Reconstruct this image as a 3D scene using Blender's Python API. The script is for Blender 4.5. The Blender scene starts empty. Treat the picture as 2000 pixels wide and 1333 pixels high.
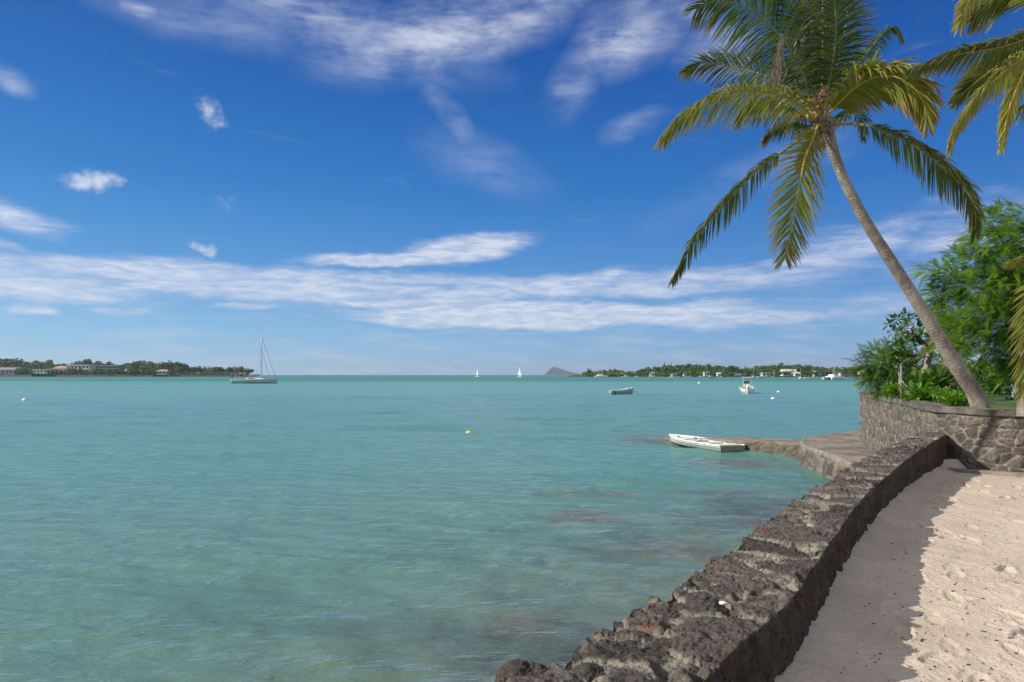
import bpy, bmesh, math, random
import numpy as np
from mathutils import Vector, Matrix
R = math.radians
scene = bpy.context.scene
COL = scene.collection
rng = np.random.default_rng(7)
random.seed(7)
F, CX, HY, CAMZ = 1333.0, 1000.0, 732.5, 2.6      # focal length in photo pixels, principal column, horizon row, eye height

def at(px, py, D):
    """world point seen at photo pixel (px, py) at distance D ahead"""
    return Vector(((px - CX) / F * D, D, CAMZ + (HY - py) / F * D))

# ---------------------------------------------------------------- camera
cam_data = bpy.data.cameras.new("camera")
cam = bpy.data.objects.new("camera", cam_data)
COL.objects.link(cam)
cam.location = (0, 0, CAMZ)
cam.rotation_euler = (R(90), 0, 0)
cam_data.sensor_width = 36.0
cam_data.lens = 36.0 * F / 2000.0
cam_data.shift_y = (HY - 666.5) / 2000.0
cam_data.clip_start = 0.05
cam_data.clip_end = 60000
scene.camera = cam

# ---------------------------------------------------------------- sun, view
SUN_EL, SUN_AZ = 30.5, -98.0          # azimuth measured from the view axis (+Y), negative = left
sd = Vector((math.sin(R(SUN_AZ)) * math.cos(R(SUN_EL)), math.cos(R(SUN_AZ)) * math.cos(R(SUN_EL)), math.sin(R(SUN_EL))))
sun_data = bpy.data.lights.new("sun", 'SUN')
sun_data.energy = 5.0
sun_data.angle = R(0.5)
sun_data.color = (1.0, 0.93, 0.82)
sun = bpy.data.objects.new("sun", sun_data)
sun.rotation_euler = (-sd).to_track_quat('-Z', 'Y').to_euler()
COL.objects.link(sun)
vs = scene.view_settings
vs.view_transform = 'Standard'; vs.look = 'None'; vs.exposure = 0.08; vs.gamma = 1.0; vs.use_curve_mapping = False
scene.render.engine = 'CYCLES'
scene.cycles.max_bounces = 6
scene.cycles.transparent_max_bounces = 12
scene.cycles.diffuse_bounces = 3
scene.cycles.glossy_bounces = 3
scene.cycles.transmission_bounces = 4
scene.cycles.caustics_reflective = False
scene.cycles.caustics_refractive = False

# ---------------------------------------------------------------- node helper
class NT:
    def __init__(s, tree):
        s.t = tree; s.n = tree.nodes; s.l = tree.links
    def new(s, kind, **kw):
        nd = s.n.new(kind)
        for k, v in kw.items():
            if k.startswith('i_'):
                s.put(nd.inputs[k[2:].replace('_', ' ')], v)
            elif k == 'ins':
                for a, b in v.items(): s.put(nd.inputs[a], b)
            else: setattr(nd, k, v)
        return nd
    def put(s, sock, v):
        if isinstance(v, bpy.types.NodeSocket): s.l.new(v, sock)
        elif v is not None: sock.default_value = v
    def math(s, op, a, b=None, c=None, clamp=False):
        nd = s.n.new('ShaderNodeMath'); nd.operation = op; nd.use_clamp = clamp
        s.put(nd.inputs[0], a); s.put(nd.inputs[1], b); s.put(nd.inputs[2], c)
        return nd.outputs[0]
    def vmath(s, op, a, b=None, out=0):
        nd = s.n.new('ShaderNodeVectorMath'); nd.operation = op
        s.put(nd.inputs[0], a); s.put(nd.inputs[1], b)
        return nd.outputs[out]
    def noise(s, vec, scale, detail=4, rough=0.55, dist=0.0, col=False):
        nd = s.n.new('ShaderNodeTexNoise'); s.put(nd.inputs['Vector'], vec)
        nd.inputs['Scale'].default_value = scale; nd.inputs['Detail'].default_value = detail
        nd.inputs['Roughness'].default_value = rough; nd.inputs['Distortion'].default_value = dist
        return nd.outputs['Color' if col else 'Fac']
    def voro(s, vec, scale, feature='F1', out='Distance', rand=1.0):
        nd = s.n.new('ShaderNodeTexVoronoi'); nd.feature = feature; s.put(nd.inputs['Vector'], vec)
        nd.inputs['Scale'].default_value = scale; nd.inputs['Randomness'].default_value = rand
        return nd.outputs[out]
    def mapr(s, v, a, b, c=0.0, d=1.0, smooth=True):
        nd = s.n.new('ShaderNodeMapRange'); nd.interpolation_type = 'SMOOTHSTEP' if smooth else 'LINEAR'
        s.put(nd.inputs['Value'], v)
        for k, x in zip(('From Min', 'From Max', 'To Min', 'To Max'), (a, b, c, d)): s.put(nd.inputs[k], x)
        return nd.outputs[0]
    def mix(s, f, a, b, mode='MIX'):
        nd = s.n.new('ShaderNodeMix'); nd.data_type = 'RGBA'; nd.blend_type = mode
        s.put(nd.inputs[0], f)
        for k, x in ((6, a), (7, b)):
            if isinstance(x, (tuple, list)) and len(x) == 3: x = (*x, 1)
            s.put(nd.inputs[k], x)
        return nd.outputs[2]
    def ramp(s, f, stops):
        nd = s.n.new('ShaderNodeValToRGB'); s.put(nd.inputs[0], f)
        e = nd.color_ramp.elements
        while len(e) < len(stops): e.new(0.5)
        for k, (p, c) in enumerate(stops):
            e[k].position = p; e[k].color = (*c, 1) if len(c) == 3 else c
        return nd.outputs[0]
    def attr(s, name, out='Fac'):
        nd = s.n.new('ShaderNodeAttribute'); nd.attribute_name = name
        return nd.outputs[out]
    def bump(s, h, dist, strength=1.0, normal=None):
        nd = s.n.new('ShaderNodeBump'); s.put(nd.inputs['Height'], h)
        nd.inputs['Distance'].default_value = dist; nd.inputs['Strength'].default_value = strength
        s.put(nd.inputs['Normal'], normal)
        return nd.outputs[0]

# ---------------------------------------------------------------- world: sky and clouds
world = bpy.data.worlds.new("World"); scene.world = world; world.use_nodes = True
w = NT(world.node_tree); w.n.clear()
sky = w.new('ShaderNodeTexSky', sky_type='NISHITA', sun_disc=False, sun_elevation=R(SUN_EL), sun_rotation=R(SUN_AZ),
            altitude=0.0, air_density=1.0, dust_density=0.35, ozone_density=3.0)
tc = w.new('ShaderNodeTexCoord').outputs['Generated']
dirn = w.vmath('NORMALIZE', tc)
sx = w.new('ShaderNodeSeparateXYZ', ins={0: dirn})
az = w.math('ARCTAN2', sx.outputs[0], sx.outputs[1]); el = w.math('ARCSINE', sx.outputs[2])
grad = w.ramp(w.math('MULTIPLY', el, 1.0), [(0.0, (2.9, 5.1, 7.3)), (0.06, (1.9, 4.35, 7.3)), (0.14, (0.80, 2.9, 6.5)), (0.26, (0.22, 1.80, 5.4)), (0.38, (0.10, 1.15, 4.3)), (0.50, (0.03, 0.72, 3.4)), (0.60, (2.2, 2.8, 4.2)), (0.95, (5.4, 5.4, 5.4))])  # last stops, overhead and out of view, brightened for fill light
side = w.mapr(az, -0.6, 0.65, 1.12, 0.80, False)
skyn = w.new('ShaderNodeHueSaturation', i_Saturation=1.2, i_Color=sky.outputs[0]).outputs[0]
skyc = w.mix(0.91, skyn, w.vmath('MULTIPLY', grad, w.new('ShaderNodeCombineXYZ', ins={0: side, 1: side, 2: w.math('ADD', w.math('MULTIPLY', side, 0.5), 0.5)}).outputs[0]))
ae = w.new('ShaderNodeCombineXYZ', ins={0: az, 1: el, 2: 0.0}).outputs[0]
# low-frequency warp so that no cloud edge is a clean ellipse
wn = w.noise(ae, 9.0, 3, 0.6, 0, True)
wrp = w.vmath('MULTIPLY', w.vmath('SUBTRACT', wn, (0.5, 0.5, 0.5)), (0.07, 0.03, 0))
aw = w.vmath('ADD', ae, wrp)
def azel(px, py):
    a = math.atan((px - CX) / F); return a, math.atan((HY - py) / F * math.cos(a))
def ell(px, py, rx, ry, rot=0.0, k=1.0, soft=0.0, src=None):
    a, e = azel(px, py); ca = math.cos(a)
    nd = w.new('ShaderNodeMapping', vector_type='TEXTURE')
    w.put(nd.inputs['Vector'], src or aw)
    nd.inputs['Location'].default_value = (a, e, 0)
    nd.inputs['Rotation'].default_value = (0, 0, R(rot))
    nd.inputs['Scale'].default_value = (rx / F * ca * ca, ry / F * ca * math.cos(e) ** 2, 1)
    ln = w.vmath('LENGTH', nd.outputs[0], out=1)
    return w.mapr(ln, soft, 1.0, k, 0.0)
def vmax(lst):
    r = lst[0]
    for x in lst[1:]: r = w.math('MAXIMUM', r, x)
    return r
def streak(rot, sx_, sy_, scale, detail=6, rough=0.6, dist=0.3):
    nd = w.new('ShaderNodeMapping', vector_type='POINT'); w.put(nd.inputs['Vector'], ae)
    nd.inputs['Rotation'].default_value = (0, 0, R(rot)); nd.inputs['Scale'].default_value = (sx_, sy_, 1)
    return w.noise(nd.outputs[0], scale, detail, rough, dist)

# high cirrus sheets at the top
cir = vmax([ell(860, 70, 330, 105, 12, 1.0), ell(640, 40, 430, 95, -12, 0.62), ell(1000, 20, 260, 110, 25, 0.95),
            ell(420, 40, 330, 70, -4, 0.30), ell(1225, 75, 135, 90, 10, 0.95), ell(1120, 160, 60, 110, -35, 0.45), ell(1400, 95, 110, 75, 0, 0.62),
            ell(275, 12, 70, 26, -10, 0.62), ell(10, 150, 70, 34, -25, 0.6), ell(880, 225, 150, 34, -52, 0.22), ell(945, 320, 170, 75, -20, 0.2),
            ell(1235, 245, 80, 34, 15, 0.36), ell(1300, 10, 200, 60, 0, 0.45), ell(1500, 330, 330, 60, 20, 0.12)])
nc = streak(-24, 1.0, 3.6, 7.0, 4); nc2 = streak(-20, 1.0, 1.6, 22.0, 4, 0.65)
nc3 = streak(-27, 1.0, 7.0, 30.0, 3, 0.6, 0.6)
nn = w.math('ADD', w.math('MULTIPLY', nc, 0.64), w.math('ADD', w.math('MULTIPLY', nc2, 0.24), w.math('MULTIPLY', nc3, 0.12)))
d1 = w.math('MULTIPLY', w.math('POWER', cir, 0.7), w.mapr(nn, 0.33, 0.65, 0.16, 1.0))
# small fair-weather puffs
puf = vmax([ell(172, 346, 105, 46, -4, 1.0), ell(415, 225, 62, 85, 5, 0.62), ell(433, 396, 70, 32, 0, 0.55), ell(382, 487, 78, 24, -14, 0.8),
            ell(280, 517, 22, 7, -10, 0.6), ell(720, 706, 60, 14, 0, 0.5), ell(120, 690, 60, 13, 0, 0.5), ell(892, 708, 14, 12, 0, 0.6), ell(320, 690, 110, 14, 0, 0.4)])
npf = w.noise(ae, 42.0, 5, 0.62)
d2 = w.mapr(w.math('ADD', w.math('MULTIPLY', puf, 1.0), w.math('MULTIPLY', w.math('SUBTRACT', npf, 0.5), 1.7)), 0.28, 1.10)
# the bright lens and the long bands above the horizon
ban = vmax([ell(905, 486, 195, 46, 6, 1.25, 0.2), ell(750, 512, 290, 22, 3, 1.05, 0.2), ell(40, 430, 240, 62, -12, 0.85), ell(10, 475, 120, 26, -14, 0.75),
            ell(500, 552, 860, 56, -1, 0.92, 0.35), ell(80, 560, 500, 60, 0, 0.88, 0.3), ell(1150, 560, 620, 46, 1, 0.88, 0.35), ell(1050, 618, 500, 38, 0, 1.05, 0.45),
            ell(1420, 612, 470, 42, 0, 0.72, 0.4), ell(60, 603, 110, 22, -3, 0.95, 0.2), ell(230, 607, 120, 16, 0, 0.7, 0.3), ell(1620, 500, 420, 95, 16, 0.78), ell(1850, 470, 300, 120, 15, 0.72), ell(1700, 600, 380, 60, 4, 0.82),
            ell(480, 596, 120, 14, 3, 0.75, 0.3), ell(820, 590, 300, 22, 0, 0.8, 0.4)])
nb = streak(3, 1.0, 6.0, 6.0, 5, 0.62, 0.5)
nb2 = streak(4, 1.0, 5.0, 26.0, 4, 0.6, 0.3)
d3 = w.mapr(w.math('ADD', ban, w.math('MULTIPLY', w.math('SUBTRACT', nb, 0.5), 1.7)), 0.16, 1.12, 0.0, 1.0)
d3 = w.math('MULTIPLY', d3, w.mapr(nb2, 0.3, 0.64, 0.62, 1.0))
# thin veil low over the horizon
low = w.mapr(el, 0.20, 0.0, 0.0, 0.34)
nl = streak(0, 1.0, 7.0, 9.0, 4, 0.6)
d4 = w.math('MULTIPLY', low, w.mapr(nl, 0.42, 0.66))
dens = w.math('MINIMUM', vmax([w.math('MULTIPLY', d1, 0.8), w.math('MULTIPLY', d2, 0.8), w.math('MULTIPLY', d3, 0.84), d4]), 1.0)
# soft grey undersides: density compared with itself is enough, slightly lavender where thin
ccol = w.mix(dens, (4.8, 5.4, 7.0), (7.8, 8.1, 8.9))
final = w.mix(dens, skyc, ccol)
# unseen half of the sky behind the viewer, brightened to add fill light
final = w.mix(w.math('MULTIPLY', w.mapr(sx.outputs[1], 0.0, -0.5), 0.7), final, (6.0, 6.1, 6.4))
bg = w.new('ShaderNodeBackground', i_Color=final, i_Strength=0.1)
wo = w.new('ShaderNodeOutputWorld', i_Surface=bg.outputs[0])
# ================================================================ helpers
def link(o, parent=None):
    COL.objects.link(o)
    if parent is not None: o.parent = parent
    return o
def tag(o, label=None, cat=None, group=None, kind=None):
    if label: o['label'] = label
    if cat: o['category'] = cat
    if group: o['group'] = group
    if kind: o['kind'] = kind
    return o
def empty(name, loc=(0, 0, 0), label=None, cat=None, group=None, rz=0.0):
    o = bpy.data.objects.new(name, None); COL.objects.link(o)
    o.location = loc; o.rotation_euler = (0, 0, rz); o.empty_display_size = 0.2
    return tag(o, label, cat, group)
def fast_mesh(name, V, Q, mat, parent=None, attrs=None, smooth=True, link_it=True):
    """V (n,3), Q (k,4) or (k,3) indices -> one mesh object; attrs {name: per-vertex float}"""
    V = np.asarray(V, np.float32); Q = np.asarray(Q, np.int32)
    me = bpy.data.meshes.new(name)
    me.vertices.add(len(V)); me.vertices.foreach_set('co', V.ravel())
    k, m = Q.shape
    me.loops.add(k * m); me.loops.foreach_set('vertex_index', Q.ravel())
    me.polygons.add(k); me.polygons.foreach_set('loop_start', np.arange(0, k * m, m, dtype=np.int32))
    me.polygons.foreach_set('loop_total', np.full(k, m, np.int32))
    me.polygons.foreach_set('use_smooth', np.full(k, bool(smooth)))
    me.update(calc_edges=True)
    for a, v in (attrs or {}).items():
        at_ = me.attributes.new(a, 'FLOAT', 'POINT'); at_.data.foreach_set('value', np.asarray(v, np.float32).ravel())
    me.materials.append(mat)
    o = bpy.data.objects.new(name, me)
    if link_it: link(o, parent)
    return o
def grid_idx(n, m, wrap=False):
    i = np.arange(n - 1)[:, None]; j = np.arange(m if wrap else m - 1)[None, :]
    j2 = (j + 1) % m
    return np.stack([i * m + j, i * m + j2, (i + 1) * m + j2, (i + 1) * m + j], -1).reshape(-1, 4)
class MB:
    """collects polygons, then builds one mesh object"""
    def __init__(s): s.v = []; s.f = []
    def add(s, vs_, fs):
        b = len(s.v); s.v += [tuple(x) for x in vs_]; s.f += [tuple(b + i for i in f) for f in fs]; return s
    def box(s, c, d, rz=0.0):
        x, y, z = c; a, b, h = d[0] / 2, d[1] / 2, d[2] / 2; cs, sn = math.cos(rz), math.sin(rz)
        vs_ = [(x + p * a * cs - q * b * sn, y + p * a * sn + q * b * cs, z + r * h) for r in (-1, 1) for p, q in ((-1, -1), (1, -1), (1, 1), (-1, 1))]
        return s.add(vs_, [(3, 2, 1, 0), (4, 5, 6, 7), (0, 1, 5, 4), (1, 2, 6, 5), (2, 3, 7, 6), (3, 0, 4, 7)])
    def tube(s, pts, rad, n=8, cap=True):
        pts = [Vector(p) for p in pts]; rad = rad if isinstance(rad, (list, tuple)) else [rad] * len(pts)
        t0 = (pts[1] - pts[0]).normalized(); u = t0.orthogonal().normalized(); rings = []
        for i, p in enumerate(pts):
            t = (pts[min(i + 1, len(pts) - 1)] - pts[max(i - 1, 0)]).normalized()
            u = (u - t * u.dot(t)).normalized(); v = t.cross(u)
            rings.append([p + (u * math.cos(2 * math.pi * k / n) + v * math.sin(2 * math.pi * k / n)) * rad[i] for k in range(n)])
        vs_ = [q for r in rings for q in r]
        fs = [(i * n + k, i * n + (k + 1) % n, (i + 1) * n + (k + 1) % n, (i + 1) * n + k) for i in range(len(pts) - 1) for k in range(n)]
        if cap: fs += [tuple(range(n))[::-1], tuple((len(pts) - 1) * n + k for k in range(n))]
        return s.add(vs_, fs)
    def prism(s, poly, z0, z1):
        n = len(poly); vs_ = [(x, y, z0) for x, y in poly] + [(x, y, z1) for x, y in poly]
        return s.add(vs_, [tuple(range(n))[::-1], tuple(range(n, 2 * n))] + [(k, (k + 1) % n, n + (k + 1) % n, n + k) for k in range(n)])
    def sphere(s, c, r, nu=12, nv=8):
        r = r if isinstance(r, (tuple, list)) else (r, r, r); vs_ = []
        for j in range(nv + 1):
            th = math.pi * j / nv
            vs_ += [(c[0] + r[0] * math.sin(th) * math.cos(2 * math.pi * i / nu), c[1] + r[1] * math.sin(th) * math.sin(2 * math.pi * i / nu), c[2] + r[2] * math.cos(th)) for i in range(nu)]
        return s.add(vs_, [(j * nu + i, (j + 1) * nu + i, (j + 1) * nu + (i + 1) % nu, j * nu + (i + 1) % nu) for j in range(nv) for i in range(nu)])
    def build(s, name, mat, parent=None, smooth=False):
        me = bpy.data.meshes.new(name); me.from_pydata(s.v, [], s.f); me.materials.append(mat)
        bm = bmesh.new(); bm.from_mesh(me); bmesh.ops.recalc_face_normals(bm, faces=bm.faces); bm.to_mesh(me); bm.free()
        if smooth:
            for p in me.polygons: p.use_smooth = True
        return link(bpy.data.objects.new(name, me), parent)
def crom(P, n):
    """smooth curve through control rows"""
    P = np.asarray(P, float); P = np.vstack([2 * P[0] - P[1], P, 2 * P[-1] - P[-2]]); k = len(P) - 3
    t = np.linspace(0, k, n); i = np.minimum(t.astype(int), k - 1); f = (t - i)[:, None]
    a, b, c, d = P[i], P[i + 1], P[i + 2], P[i + 3]
    return 0.5 * (2 * b + (c - a) * f + (2 * a - 5 * b + 4 * c - d) * f ** 2 + (3 * b - a - 3 * c + d) * f ** 3)
def arclen(C):
    return np.concatenate([[0], np.cumsum(np.linalg.norm(np.diff(C, axis=0), axis=1))])
def resample(C, s_new):
    s = arclen(C); return np.stack([np.interp(s_new, s, C[:, k]) for k in range(C.shape[1])], 1)

# ---- numpy noises
def h3(ix, iy, iz, seed=0):
    x = (ix.astype(np.int64) * 374761393 + iy.astype(np.int64) * 668265263 + iz.astype(np.int64) * 2147483647 + seed * 1442695041) & 0xffffffff
    x = ((x ^ (x >> 13)) * 1274126177) & 0xffffffff; x = ((x ^ (x >> 16)) * 2246822519) & 0xffffffff
    return ((x ^ (x >> 15)) & 0xffffff) / float(0xffffff)
def vnoise(P, seed=0):
    i = np.floor(P).astype(np.int64); f = P - i; f = f * f * (3 - 2 * f); r = 0
    for dx in (0, 1):
        for dy in (0, 1):
            for dz in (0, 1):
                wgt = (f[..., 0] if dx else 1 - f[..., 0]) * (f[..., 1] if dy else 1 - f[..., 1]) * (f[..., 2] if dz else 1 - f[..., 2])
                r = r + wgt * h3(i[..., 0] + dx, i[..., 1] + dy, i[..., 2] + dz, seed)
    return r
def fbm(P, oct=4, gain=0.5, seed=0):
    r = 0; a = 1; t = 0
    for k in range(oct): r = r + a * vnoise(P * 2.03 ** k + k * 17.3, seed + k); t += a; a *= gain
    return r / t
def voro2(u, v, seed=0, jit=0.85):
    iu = np.floor(u).astype(np.int64); iv = np.floor(v).astype(np.int64); z = np.zeros_like(iu)
    d1 = np.full(u.shape, 9.0); d2 = np.full(u.shape, 9.0); cid = np.zeros(u.shape)
    for a in (-2, -1, 0, 1, 2):
        for b in (-2, -1, 0, 1, 2):
            pu = iu + a + 0.5 + jit * (h3(iu + a, iv + b, z, seed) - 0.5); pv = iv + b + 0.5 + jit * (h3(iu + a, iv + b, z, seed + 5) - 0.5)
            d = np.hypot(u - pu, v - pv); hid = h3(iu + a, iv + b, z, seed + 9)
            near = d < d1
            d2 = np.where(near, d1, np.minimum(d2, d)); cid = np.where(near, hid, cid); d1 = np.where(near, d, d1)
    return d1, d2 - d1, cid
def sstep(x, a, b):
    t = np.clip((x - a) / (b - a), 0, 1); return t * t * (3 - 2 * t)
def P3(u, v, w_=0.0): return np.stack(np.broadcast_arrays(u, v, w_), -1).astype(float)

# ---- materials
def mat(name):
    m = bpy.data.materials.new(name); m.use_nodes = True
    n = NT(m.node_tree); n.bsdf = n.n['Principled BSDF']; n.out = n.n['Material Output']
    n.obj = n.new('ShaderNodeTexCoord').outputs['Object']
    return m, n
def setp(n, **k):
    for a, v in k.items():
        nm = a.replace('_', ' ')
        if isinstance(v, tuple) and len(v) == 3: v = (*v, 1)
        n.put(n.bsdf.inputs[nm], v)
def simple(name, c, rough=0.7, var=0.25, scale=3.0, bump=0.0, metal=0.0, bscale=30):
    m, n = mat(name)
    f = n.mapr(n.noise(n.obj, scale, 5, 0.6), 0.3, 0.7)
    setp(n, Base_Color=n.mix(f, tuple(x * (1 - var) for x in c), tuple(min(1, x * (1 + var)) for x in c)), Roughness=rough, Metallic=metal)
    if bump: setp(n, Normal=n.bump(n.noise(n.obj, bscale, 4), bump))
    return m
# ================================================================ plan of the shore (metres)
WR = crom([(-3.4, -4.0), (-2.2, -2.0), (-1.0, 0.0), (0.745, 2.64), (1.44, 3.55), (2.28, 4.86), (3.32, 6.46), (4.45, 8.05), (6.05, 10.1), (7.40, 11.62), (7.66, 11.92)], 400)
_s = arclen(WR); WR = resample(WR, np.linspace(0, _s[-1], 1500)); WS = arclen(WR)        # right-hand foot of the low wall
CW = crom([(24, 5.5), (14, 8.1), (10.5, 9.75), (8.9, 10.72), (8.15, 11.12), (7.62, 11.58), (7.5, 12.3), (7.97, 13.5), (8.8, 15.65), (9.5, 17.8), (10.3, 20.0), (10.9, 21.3), (11.9, 22.6), (14.0, 24.2), (20, 26), (40, 28)], 700)
CW = resample(CW, np.linspace(0, arclen(CW)[-1], 2200)); CWS = arclen(CW)               # face of the garden retaining wall

# ================================================================ seabed and water
m_bed, n = mat("seabed_sand")
sp = n.obj
f1 = n.mapr(n.noise(sp, 0.9, 5, 0.6, 0.6), 0.46, 0.60)
f2 = n.mapr(n.noise(sp, 4.5, 4, 0.6), 0.40, 0.65)
c = n.mix(f1, (0.80, 0.68, 0.50), (0.55, 0.33, 0.20))
c = n.mix(n.math('MULTIPLY', f2, 0.6), c, (0.36, 0.27, 0.18))
setp(n, Base_Color=c, Roughness=0.95, Normal=n.bump(n.noise(sp, 9, 4), 0.05))
gx, gy = np.meshgrid(np.linspace(-10, 16, 200), np.linspace(-4, 34, 260))
gz = -0.75 - 0.4 * fbm(P3(gx * 0.5, gy * 0.5), 3, 0.5, 3) + 0.35 * sstep(fbm(P3(gx * 1.1, gy * 1.1), 4, 0.55, 31), 0.55, 0.75)
tag(fast_mesh("seabed", np.stack([gx, gy, gz], -1).reshape(-1, 3), grid_idx(*gx.shape), m_bed), kind='structure')

m_wat, n = mat("sea_water")
n.n.remove(n.bsdf)
geo = n.new('ShaderNodeNewGeometry').outputs['Position']
gs = n.new('ShaderNodeSeparateXYZ', ins={0: geo})
dist = n.vmath('LENGTH', geo, out=1)
big = n.noise(n.vmath('MULTIPLY', geo, (0.03, 0.09, 0)), 1.0, 4, 0.5)
mid = n.noise(n.vmath('MULTIPLY', geo, (0.22, 0.5, 0)), 1.0, 4, 0.6)
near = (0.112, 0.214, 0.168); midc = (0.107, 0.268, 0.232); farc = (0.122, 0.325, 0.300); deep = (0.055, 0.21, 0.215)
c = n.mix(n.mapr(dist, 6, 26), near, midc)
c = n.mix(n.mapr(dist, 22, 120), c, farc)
edge = n.math('ADD', gs.outputs[1], n.math('MULTIPLY', n.math('SUBTRACT', n.noise(geo, 0.01, 3), 0.5), 120.0))
edge = n.math('ADD', edge, n.math('MULTIPLY', gs.outputs[0], 0.05))
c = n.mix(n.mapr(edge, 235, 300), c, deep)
c = n.mix(n.math('MULTIPLY', n.mapr(big, 0.35, 0.7), 0.35), c, (0.085, 0.24, 0.23))
c = n.mix(n.math('MULTIPLY', n.mapr(mid, 0.4, 0.7), 0.22), c, (0.12, 0.27, 0.19))
c = n.mix(n.attr('shore'), c, n.mix(n.mapr(n.noise(geo, 0.8, 4, 0.6), 0.4, 0.6), (0.17, 0.21, 0.155), (0.15, 0.15, 0.115)))
c = n.mix(n.attr('mound'), c, n.mix(n.mapr(n.noise(geo, 3.0, 4, 0.6), 0.35, 0.65), (0.10, 0.085, 0.07), (0.21, 0.155, 0.11)))
# ripples
r1 = n.noise(n.vmath('MULTIPLY', geo, (3.2, 7.5, 0)), 1.0, 4, 0.6, 0.4)
r2 = n.noise(n.vmath('MULTIPLY', geo, (0.9, 2.6, 0)), 1.0, 5, 0.6, 0.5)
r3 = n.noise(n.vmath('MULTIPLY', geo, (0.16, 0.7, 0)), 1.0, 5, 0.65)
k1 = n.mapr(dist, 15, 50, 1.0, 0.0); k2 = n.mapr(dist, 60, 250, 1.0, 0.15)
hh = n.math('ADD', n.math('MULTIPLY', n.math('MULTIPLY', r1, k1), 0.030), n.math('ADD', n.math('MULTIPLY', n.math('MULTIPLY', r2, k2), 0.095), n.math('MULTIPLY', r3, 0.18)))
bmp = n.bump(hh, 1.0, 1.0)
bmpd = n.bump(hh, 1.0, 0.9)
dif = n.new('ShaderNodeBsdfDiffuse', i_Color=c, i_Normal=bmpd)
tr = n.new('ShaderNodeBsdfTransparent', i_Color=(0.78, 0.90, 0.78, 1))
body = n.new('ShaderNodeMixShader', ins={0: n.attr('shallow'), 1: dif.outputs[0], 2: tr.outputs[0]})
gl = n.new('ShaderNodeBsdfGlossy', i_Color=(0.95, 0.97, 1, 1), i_Roughness=0.10, i_Normal=bmp)
n.put(gl.inputs['Roughness'], n.mapr(dist, 6, 120, 0.07, 0.28))
fr = n.new('ShaderNodeFresnel', i_IOR=1.33, i_Normal=bmp).outputs[0]
fr = n.math('MINIMUM', fr, n.mapr(dist, 8, 260, 0.52, 0.14))
ms = n.new('ShaderNodeMixShader', ins={0: fr, 1: body.outputs[0], 2: gl.outputs[0]})
n.l.new(ms.outputs[0], n.out.inputs[0])
# wave sheet: rows get coarser with distance
ys = [2.0]
while ys[-1] < 90: ys.append(ys[-1] + max(0.05, ys[-1] * 0.0062))
while ys[-1] < 40000: ys.append(ys[-1] * 1.02)
ys = np.array(ys); tn = np.linspace(-1.35, 1.35, 760)
X = tn[None, :] * (ys[:, None] + 9); Y = np.repeat(ys[:, None], len(tn), 1)
dy = np.gradient(ys)[:, None]
Z = np.zeros_like(X); wr = np.random.default_rng(3)
for k in range(46):
    lam = 0.32 * (1.085 ** k) if k < 34 else wr.uniform(4, 9)
    ang = wr.normal(math.radians(-97), 0.42 if lam < 2 else 0.3)
    kx, ky = math.cos(ang) * 2 * math.pi / lam, math.sin(ang) * 2 * math.pi / lam
    amp = 0.0040 * lam ** 0.75 * wr.uniform(0.5, 1.3)
    fade = np.clip((lam / (2.6 * dy)) - 0.5, 0, 1)
    ph = kx * X + ky * Y + wr.uniform(0, 6.28)
    mod = 0.35 + 0.95 * vnoise(P3(X / (lam * 7) + k * 3.1, Y / (lam * 4))) if lam < 3 else 1.0
    Z += fade * amp * mod * (np.sin(ph) + 0.22 * np.cos(2 * ph))
def dpoly(px, py, C):
    C = C[::12]; d = np.full(px.shape, 1e9)
    for a in C: d = np.minimum(d, (px - a[0]) ** 2 + (py - a[1]) ** 2)
    return np.sqrt(d)
sh = np.zeros_like(X); sel = Y[:, 0] < 34
dd = dpoly(X[sel], Y[sel], WR)
pn = fbm(P3(X[sel] * 0.45, Y[sel] * 0.45), 4, 0.55, 5)
sh_ = 0.60 * sstep(dd, 7.5, 0.8) * (0.25 + 0.75 * sstep(pn, 0.40, 0.60)) + 0.22 * sstep(dd, 11, 2) * sstep(fbm(P3(X[sel] * 0.9, Y[sel] * 0.7), 4, 0.6, 15), 0.52, 0.64)
mo_ = np.zeros_like(sh_)
for mx_, my_, rx_, ry_, k_ in ((1140, 1015, 1.0, .8, .62), (1160, 958, 1.5, .8, .5), (1440, 905, 1.8, 1.6, .6), (1480, 1020, .7, .9, .6), (1330, 1075, 1.2, .6, .5), (1040, 1220, .7, .6, .5), (1400, 960, 1.6, .8, .45)):
    D_ = CAMZ * F / (my_ - HY); X_ = (mx_ - CX) / F * D_; rr_ = np.hypot((X[sel] - X_) / rx_, (Y[sel] - D_) / ry_)
    mo_ = np.maximum(mo_, k_ * sstep(rr_ + 1.1 * (fbm(P3(X[sel] * 1.6, Y[sel] * 1.6), 4, .6, 19) - .5), 1.0, .35))
mo_ = np.maximum(mo_, 0.6 * sstep(np.hypot(X[sel] - 5.7, (Y[sel] - 27.6) * .7) + 1.2 * (fbm(P3(X[sel] * 1.6, Y[sel] * 1.6), 4, .6, 29) - .5), 1.9, 0.5))
sh[sel] = np.clip(sh_, 0, 0.8)
so = np.zeros_like(X); so[sel] = 0.75 * sstep(dd, 6.5, 0.5)
mo = np.zeros_like(X); mo[sel] = mo_
tag(fast_mesh("sea", np.stack([X, Y, Z], -1).reshape(-1, 3), grid_idx(*X.shape), m_wat, attrs={'shallow': sh, 'shore': so, 'mound': mo}), kind='structure')
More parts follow.
